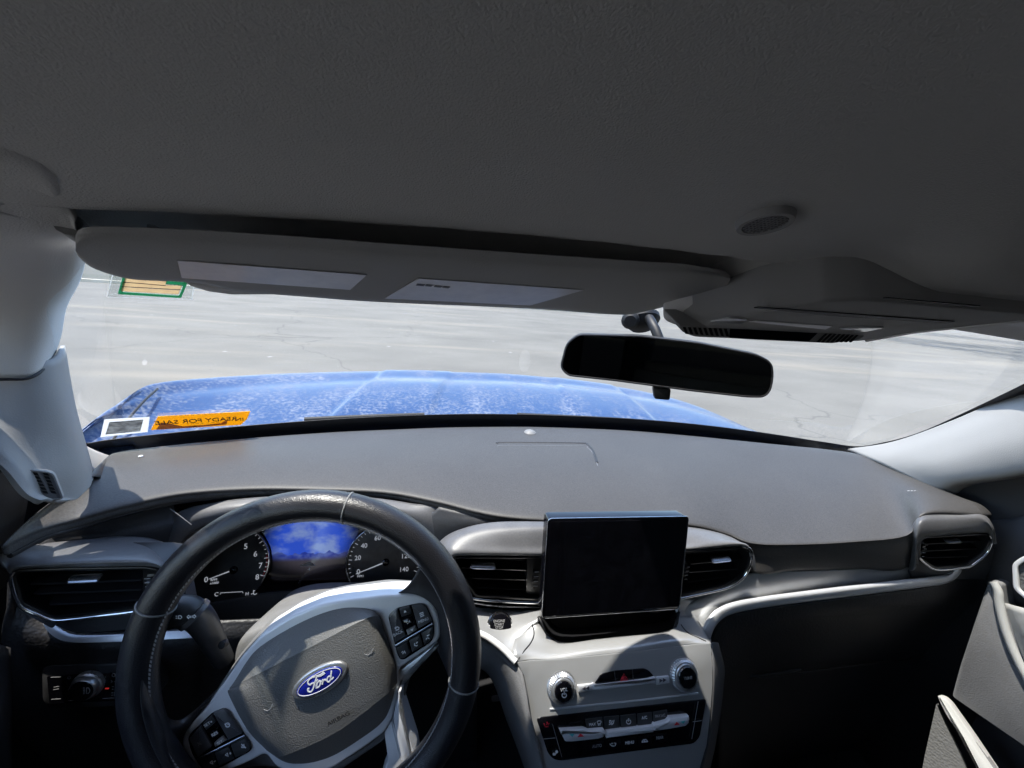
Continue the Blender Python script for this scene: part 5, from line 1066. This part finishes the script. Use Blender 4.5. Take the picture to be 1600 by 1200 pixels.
bl = kplate('temperature_blade', [(1021.5, 1133.5), (1043, 1127.5), (1047, 1122.5), (1078, 1119.5), (1077.5, 1131), (1072, 1136), (1045, 1141), (1022.5, 1144)], .001, .0085, 'satin_trim', .001, .0032, cp)
kplate('fan_strip', [(948, 1143.5), (1021, 1134), (1022, 1144.5), (948, 1154)], .001, .0065, 'satin_trim', .0008, .0015, cp)
pk3 = plK.up(.0088)
for tri, mt in (([(889.5, 1147.2), (897.5, 1146.4), (894.6, 1152)], 'print_teal'), ([(902.5, 1151.8), (907, 1146.2), (912.5, 1150.8)], 'print_red'), ([(1053.5, 1133.6), (1057.4, 1128.3), (1062.4, 1132.2)], 'print_red'), ([(1063, 1127.8), (1071.2, 1126), (1068, 1131)], 'print_teal')):
    poly('temperature_arrow', pk3, tri, mt, cp, .0004, .0003)
strokes('fan_marks', plK.up(.0067), [[(951.5, 1149), (954.5, 1148.6)], [(1013, 1140), (1018, 1139.4)], [(1015.5, 1137.6), (1015.6, 1141.8)], [(972, 1146.2), (985, 1144.6)]], .0008, 'print', cp, .0003)
# lower console and pedals
abox('console_base', (-.11, .10, .42), (.115, .40, .80), 'button', cs, .02)
pd = Pl(PY(783, 1130, .72), (0, -1, .6))
pdl = thing('brake_pedal', 'dark foot pedal beside the centre console', 'pedal', pd.o-V((0, -.05, .1)))
plate('pad', pd, rnd(pd.uvs([(768, 1090), (792, 1088), (795, 1158), (770, 1160)]), .008), -.012, 0, 'grey_plastic', pdl, .003)
tube('lever', [pd.pt((0, 0), -.012), pd.pt((0, .12), -.10), V((pd.o.x, .88, 1.0))], .009, 'rubber', pdl)
# ================================================================== sun visor
va, vb, vc = PY(130, 372, .225), PY(1120, 428, .265), PY(600, 470, .345)
nv = (vb-va).cross(vc-va).normalized(); nv = -nv if nv.dot(CAMP-va) < 0 else nv
plV = Pl(va, nv, u=(vb-va).normalized())
vs_ = thing('sun_visor', 'grey sun visor with two warning labels folded up above the steering wheel', 'sun visor', plV.hit(600, 480))
vo = [(116, 366), (124, 357), (150, 355), (300, 361), (600, 381), (900, 402), (1090, 413), (1128, 420), (1142, 429), (1142, 438), (1128, 451), (1075, 468), (1010, 484), (965, 489.5), (830, 480), (600, 470), (372, 452.5), (322, 441.5), (278, 437), (205, 434.5), (158, 421), (134, 404), (121, 385)]
vcol = [(118, 373, 392), (125, 364, 402), (150, 360, 419), (205, 361, 434), (278, 364, 437.5), (322, 366, 442), (372, 369, 452.5), (480, 376, 461.5), (600, 385, 470), (830, 401, 480), (965, 410, 489.5), (1010, 413, 484), (1075, 417, 468), (1128, 426, 451), (1141, 432, 438)]
vr = []
for t_, h_ in ((.12, -.009), (0, -.006), (.05, -.004), (.2, -.0020), (.42, -.0006), (.7, 0), (.97, 0), (1, -.002), (1, -.010), (.5, -.014), (.12, -.009)):
    vr.append([plV.pt(plV.uv(x, lerp(r_, f_, t_), h_ if t_ > .06 else -.004), h_) for x, r_, f_ in vcol])
loft('panel', vr, 'visor', vs_, 5, 4, smooth=70)
tube('gap_plug', [PY(106, 349, .262), PY(118, 357, .27), PY(132, 368, .285)], .0062, 'visor', vs_)  # added plug covering a bright gap at the visor end
l1 = poly('warning_label', plV, [(277, 407.5), (573, 430), (547, 453), (284, 434.5)], 'label_print', vs_, .0005, .0004); l1['label'] = 'pale printed warning label near the left end of the visor'
l2 = poly('warning_label', plV, [(654, 435.5), (912, 453.5), (828, 477.5), (601, 466.5)], 'label_print', vs_, .0005, .0004); l2['label'] = 'pale printed warning label near the middle of the visor'
_o = strokes('small_print', plV.up(.0006), [[(651, 445), (663, 446.2)], [(665, 446), (675, 447)], [(679, 447.5), (690, 448.6)], [(692, 448.6), (702, 449.6)]], .004, 'print_dark', vs_, .0003); _o['kind'] = 'stuff'
# ================================================================== rear view mirror
plM = Pl(PY(1042, 572, .44), (-.42, -1, .06))
rm = thing('rearview_mirror', 'black rear-view mirror hanging from the top of the windshield', 'mirror', plM.pt((0, .05), -.03))
mo = rnd(plM.uvs([(903, 521), (1000, 523.5), (1090, 534), (1185, 553), (1208, 566), (1210, 590), (1205, 612), (1194, 622), (1170, 622), (1080, 612), (960, 596), (886, 588), (874, 574), (884, 536)]), .008)
bm = bmesh.new(); R_ = []
for d, h in ((.004, -.030), (0, -.022), (-.0005, -.010), (0, -.002), (.0012, 0)): R_.append([bm.verts.new(plM.pt(p, h)) for p in offset(mo, d)])
for a, b in zip(R_, R_[1:]):
    for i in range(len(a)): bm.faces.new((a[i-1], a[i], b[i], b[i-1]))
bm.faces.new(R_[0][::-1]); bm.faces.new(R_[-1]); frombm('housing', bm, 'rubber', rm, 50)
ringp('rim', plM, offset(mo, .0006), offset(mo, .0028), -.004, .0009, 'button_face', rm, bevel=.0004)
plate('reflector', plM, offset(mo, .0028), -.001, .0006, 'mirror_glass', rm)
plate('tilt_tab', plM, rnd(plM.uvs([(1021, 606), (1049, 608), (1047, 626), (1023, 624)]), .003), -.016, -.001, 'rubber', rm, .002)
gm = ghit(1003, 497)
tube('stem', [PY(1034, 540, .455), PY(1024, 515, .465), PY(1015, 498, .49), gm], .0062, 'black', rm, seg=14)
lathe('mount', gm, (0, -.6, -.8), [(.024, 0), (.024, .006), (.018, .014), (.010, .018)], 'black', rm, seg=24)
lathe('camera_lens', PY(985, 500, .50), (-.5, -1, -.2), [(.012, -.01), (.012, .004), (.008, .008), (.003, .008)], 'rubber', rm, seg=20)
# ================================================================== overhead console
oa, ob_, oc = PY(1300, 440, .215), PY(1600, 474, .215), PY(1080, 522, .345)
no = (ob_-oa).cross(oc-oa).normalized(); no = -no if no.dot(CAMP-oa) < 0 else no
plO = Pl(oa, no, u=(ob_-oa).normalized())
oh = thing('overhead_console', 'grey overhead console with map lights and slots above the mirror', 'overhead console', plO.hit(1250, 480))
plate('surround', plO, rnd(plO.uvs([(1030, 500), (1180, 458), (1250, 443), (1330, 436), (1600, 455), (1800, 470), (1800, 480), (1620, 485), (1440, 508), (1352, 522), (1250, 520), (1100, 516), (1050, 510)], -.012), .015), -.05, -.012, 'headliner', oh, .006, 4, 60)
ob = plate('housing', plO, rnd(plO.uvs([(1064, 511), (1190, 476), (1290, 458), (1350, 455), (1600, 476), (1760, 486), (1620, 487), (1430, 508), (1352, 523), (1310, 526), (1085, 518)]), .006), -.03, .006, 'overhead', oh, .003, 3)
tube('housing_edge', [plO.pt(p, .006) for p in plO.uvs([(1352, 522.5), (1430, 507.5), (1620, 486)])], .0014, 'satin', oh, seg=6)
po = plO.up(.006)
for q_, nm in (([(1178, 481.5), (1186, 480.5), (1492, 503), (1478, 505.5), (1300, 494)], 'door_slot'), ([(1380, 466.5), (1388, 466), (1532, 478.5), (1526, 480)], 'slot')): poly(nm, po, q_, 'black', oh, .0008, .0008)
for q_ in ([(1108, 503.5), (1140, 497), (1168, 500), (1160, 507)], [(1310, 514), (1345, 511), (1382, 512.5), (1352, 519)]): plate('map_light', po, rnd(po.uvs(q_, .0012), .002), 0, .0012, 'lens', oh, .0004)
poly('switch_strip', po, [(1170, 503), (1180, 501.5), (1300, 510), (1290, 515)], 'satin', oh, .0008, .0006)
# front lip: black strip between two slotted grilles
plG = Pl(PY(1200, 522, .298), (-.08, -1, -.35))
lipo = rnd(plG.uvs([(1060, 508), (1140, 510), (1260, 517), (1356, 521), (1344, 531), (1300, 537), (1180, 531.5), (1085, 525.5), (1066, 519)]), .003)
plate('lip', plG, lipo, -.035, 0, 'overhead', oh, .001)
plate('sensor_strip', plG, plG.uvs([(1141, 513), (1278, 520), (1264, 533.5), (1140, 528)], .0006), 0, .0006, 'gloss_black', oh)
for k in range(9): x = 1067+8*k; poly('grille_slot', plG, [(x, 511.2+.3*k), (x+4.6, 511.4+.3*k), (x+8.5, 522+.55*k), (x+4, 521.6+.5*k)], 'black', oh, .0008, .0005)
for k in range(8): x = 1290+7.2*k; poly('grille_slot', plG, [(x, 521.5), (x+3.4, 521.5), (x-10, 535), (x-14, 534.6)], 'black', oh, .0008, .0005)
# round roof grille
hb_ = bvh_of(ho); loc, nrm, _, _ = hb_.ray_cast(CAMP-wloc(ho), ray(1195, 341).normalized()); loc = loc+wloc(ho)
if nrm.dot(CAMP-loc) < 0: nrm = -nrm
rg = thing('roof_grille', 'small round grille in the headliner above the mirror', 'grille', loc)
plQ = Pl(loc, nrm, up=(0, 1, 0)); r0 = .5*(V(plQ.uv(1149, 345))-V(plQ.uv(1241, 336))).length
lathe('bezel', loc-nrm*.004, nrm, [(r0, 0), (r0, .005), (r0*.95, .008), (r0*.78, .008), (r0*.74, .005), (r0*.74, .001)], 'overhead', rg, 48)
lathe('back', loc-nrm*.003, nrm, [(r0*.76, 0), (r0*.75, .004)], 'black', rg)
for k in range(-4, 5):
    d = k/4.6*r0*.74; l = sqrt(max(0, (r0*.74)**2-d*d))
    for e in (0, 1):
        A = plQ.pt((d, -l) if e else (-l, d), .003); B = plQ.pt((d, l) if e else (l, d), .003); bar('grille_bar', A, B, .0008, .0010, nrm, 'button_face', rg)
# ================================================================== doors
rd = thing('passenger_door', 'grey passenger door panel with map pocket and speaker, lower right', 'door', (.80, .1, .45))
abox('inner_panel', (.80, -.9, .42), (.84, .50, 1.10), 'door_dark', rd)
loft('door_panel', [[PX(1535, 815, .77), PX(1580, 812, .765), PX(1640, 800, .76), PX(1800, 780, .76)], [PX(1540, 850, .765), PX(1580, 845, .745), PX(1640, 835, .74), PX(1800, 830, .74)], [PX(1545, 905, .77), PX(1575, 895, .755), PX(1640, 890, .75), PX(1800, 890, .75)], [PX(1550, 960, .79), PX(1580, 950, .78), PX(1640, 950, .77), PX(1800, 950, .77)]], 'door_dark', rd, 5, 5, .004)
loft('sail_panel', [[PX(1440, 772, .78), PX(1520, 748, .75), PX(1600, 726, .72), PX(1760, 690, .70)], [PX(1500, 800, .78), PX(1550, 790, .765), PX(1620, 775, .75), PX(1760, 760, .74)], [PX(1530, 830, .785), PX(1570, 825, .775), PX(1640, 815, .77), PX(1760, 810, .76)]], 'door_dark', rd, 4, 4, .004)
plP = Pl((.735, .3, .95), (-1, -.18, .10))
plate('armrest_panel', plP, rnd(plP.uvs([(1545, 906), (1566, 912), (1566, 945), (1590, 1012), (1640, 1120), (1700, 1240), (1660, 1220), (1600, 1166), (1545, 1128), (1487, 1088), (1500, 1040), (1520, 980)]), .006), -.05, 0, 'door_trim', rd, .002)
tube('panel_piping', spline([plP.pt(plP.uv(x, y), .001) for x, y in ((1552, 909), (1560, 925), (1562, 945), (1572, 985), (1590, 1030), (1620, 1085), (1680, 1190))], 5), .0062, 'door_light', rd, seg=10)
loft('armrest', [[PX(1566, 945, .745), PX(1575, 943, .735), PX(1600, 950, .72), PX(1680, 970, .70)], [PX(1572, 985, .745), PX(1590, 990, .73), PX(1620, 1010, .71), PX(1700, 1040, .69)], [PX(1590, 1030, .745), PX(1610, 1050, .73), PX(1650, 1090, .715), PX(1720, 1130, .70)]], 'door_light', rd, 5, 5, .004)
plH2 = Pl((.742, .3, 1.05), (-1, -.25, .05))
hr = rnd(plH2.uvs([(1582, 880), (1600, 868), (1680, 850), (1700, 960), (1620, 950), (1584, 920)]), .008)
ringp('handle_bezel', plH2, hr, offset(hr, .006), -.02, .004, 'satin', rd, bevel=.0015)
plate('speaker_cloth', plH2, offset(hr, .005), -.02, -.002, 'mesh_cloth', rd)
hr = rnd(plH2.uvs([(1600, 985), (1640, 965), (1720, 990), (1720, 1060), (1640, 1040)]), .008)
plate('switch_plate', plH2, hr, -.02, .006, 'gloss_black', rd, .001)
plQ2 = Pl((.70, .25, .75), (-1, -.30, .45))
plate('map_pocket_lip', plQ2, rnd(plQ2.uvs([(1463, 1086), (1475, 1090), (1485, 1100), (1520, 1150), (1560, 1210), (1600, 1270), (1560, 1270), (1530, 1210), (1500, 1150), (1478, 1118), (1468, 1098)]), .004), -.03, 0, 'door_light', rd, .004)
plate('map_pocket_edge', plQ2, plQ2.uvs([(1478, 1100), (1487, 1104), (1555, 1200), (1610, 1270), (1600, 1270), (1560, 1212), (1518, 1150)], -.004), -.02, -.001, 'door_trim', rd, .001)
plate('map_pocket_cloth', plQ2, plQ2.uvs([(1463, 1100), (1476, 1130), (1500, 1180), (1530, 1250), (1430, 1260), (1445, 1180)], -.012), -.03, -.012, 'mesh_cloth', rd)
ld = thing('driver_door', 'dark driver door edge at the far left', 'door', (-.80, .1, .45))
abox('inner_panel', (-.84, -.9, .42), (-.80, .46, 1.10), 'door_dark', ld)
loft('sail_panel', [[PX(-160, 640, -.70), PX(-60, 680, -.70), PX(5, 715, -.70), PX(40, 770, -.71)], [PX(-160, 780, -.70), PX(-60, 790, -.70), PX(0, 800, -.71), PX(30, 815, -.72)], [PX(-160, 960, -.71), PX(-60, 940, -.72), PX(-5, 920, -.73), PX(10, 900, -.73)]], 'door_dark', ld, 4, 4, .004)
loft('door_pull', [[PX(-60, 1000, -.68), PX(-10, 1010, -.70), PX(8, 1015, -.73)], [PX(-60, 1120, -.68), PX(-10, 1110, -.70), PX(10, 1110, -.73)], [PX(-60, 1260, -.69), PX(-10, 1240, -.71), PX(10, 1230, -.74)]], 'door_dark', ld, 4, 4, .004)
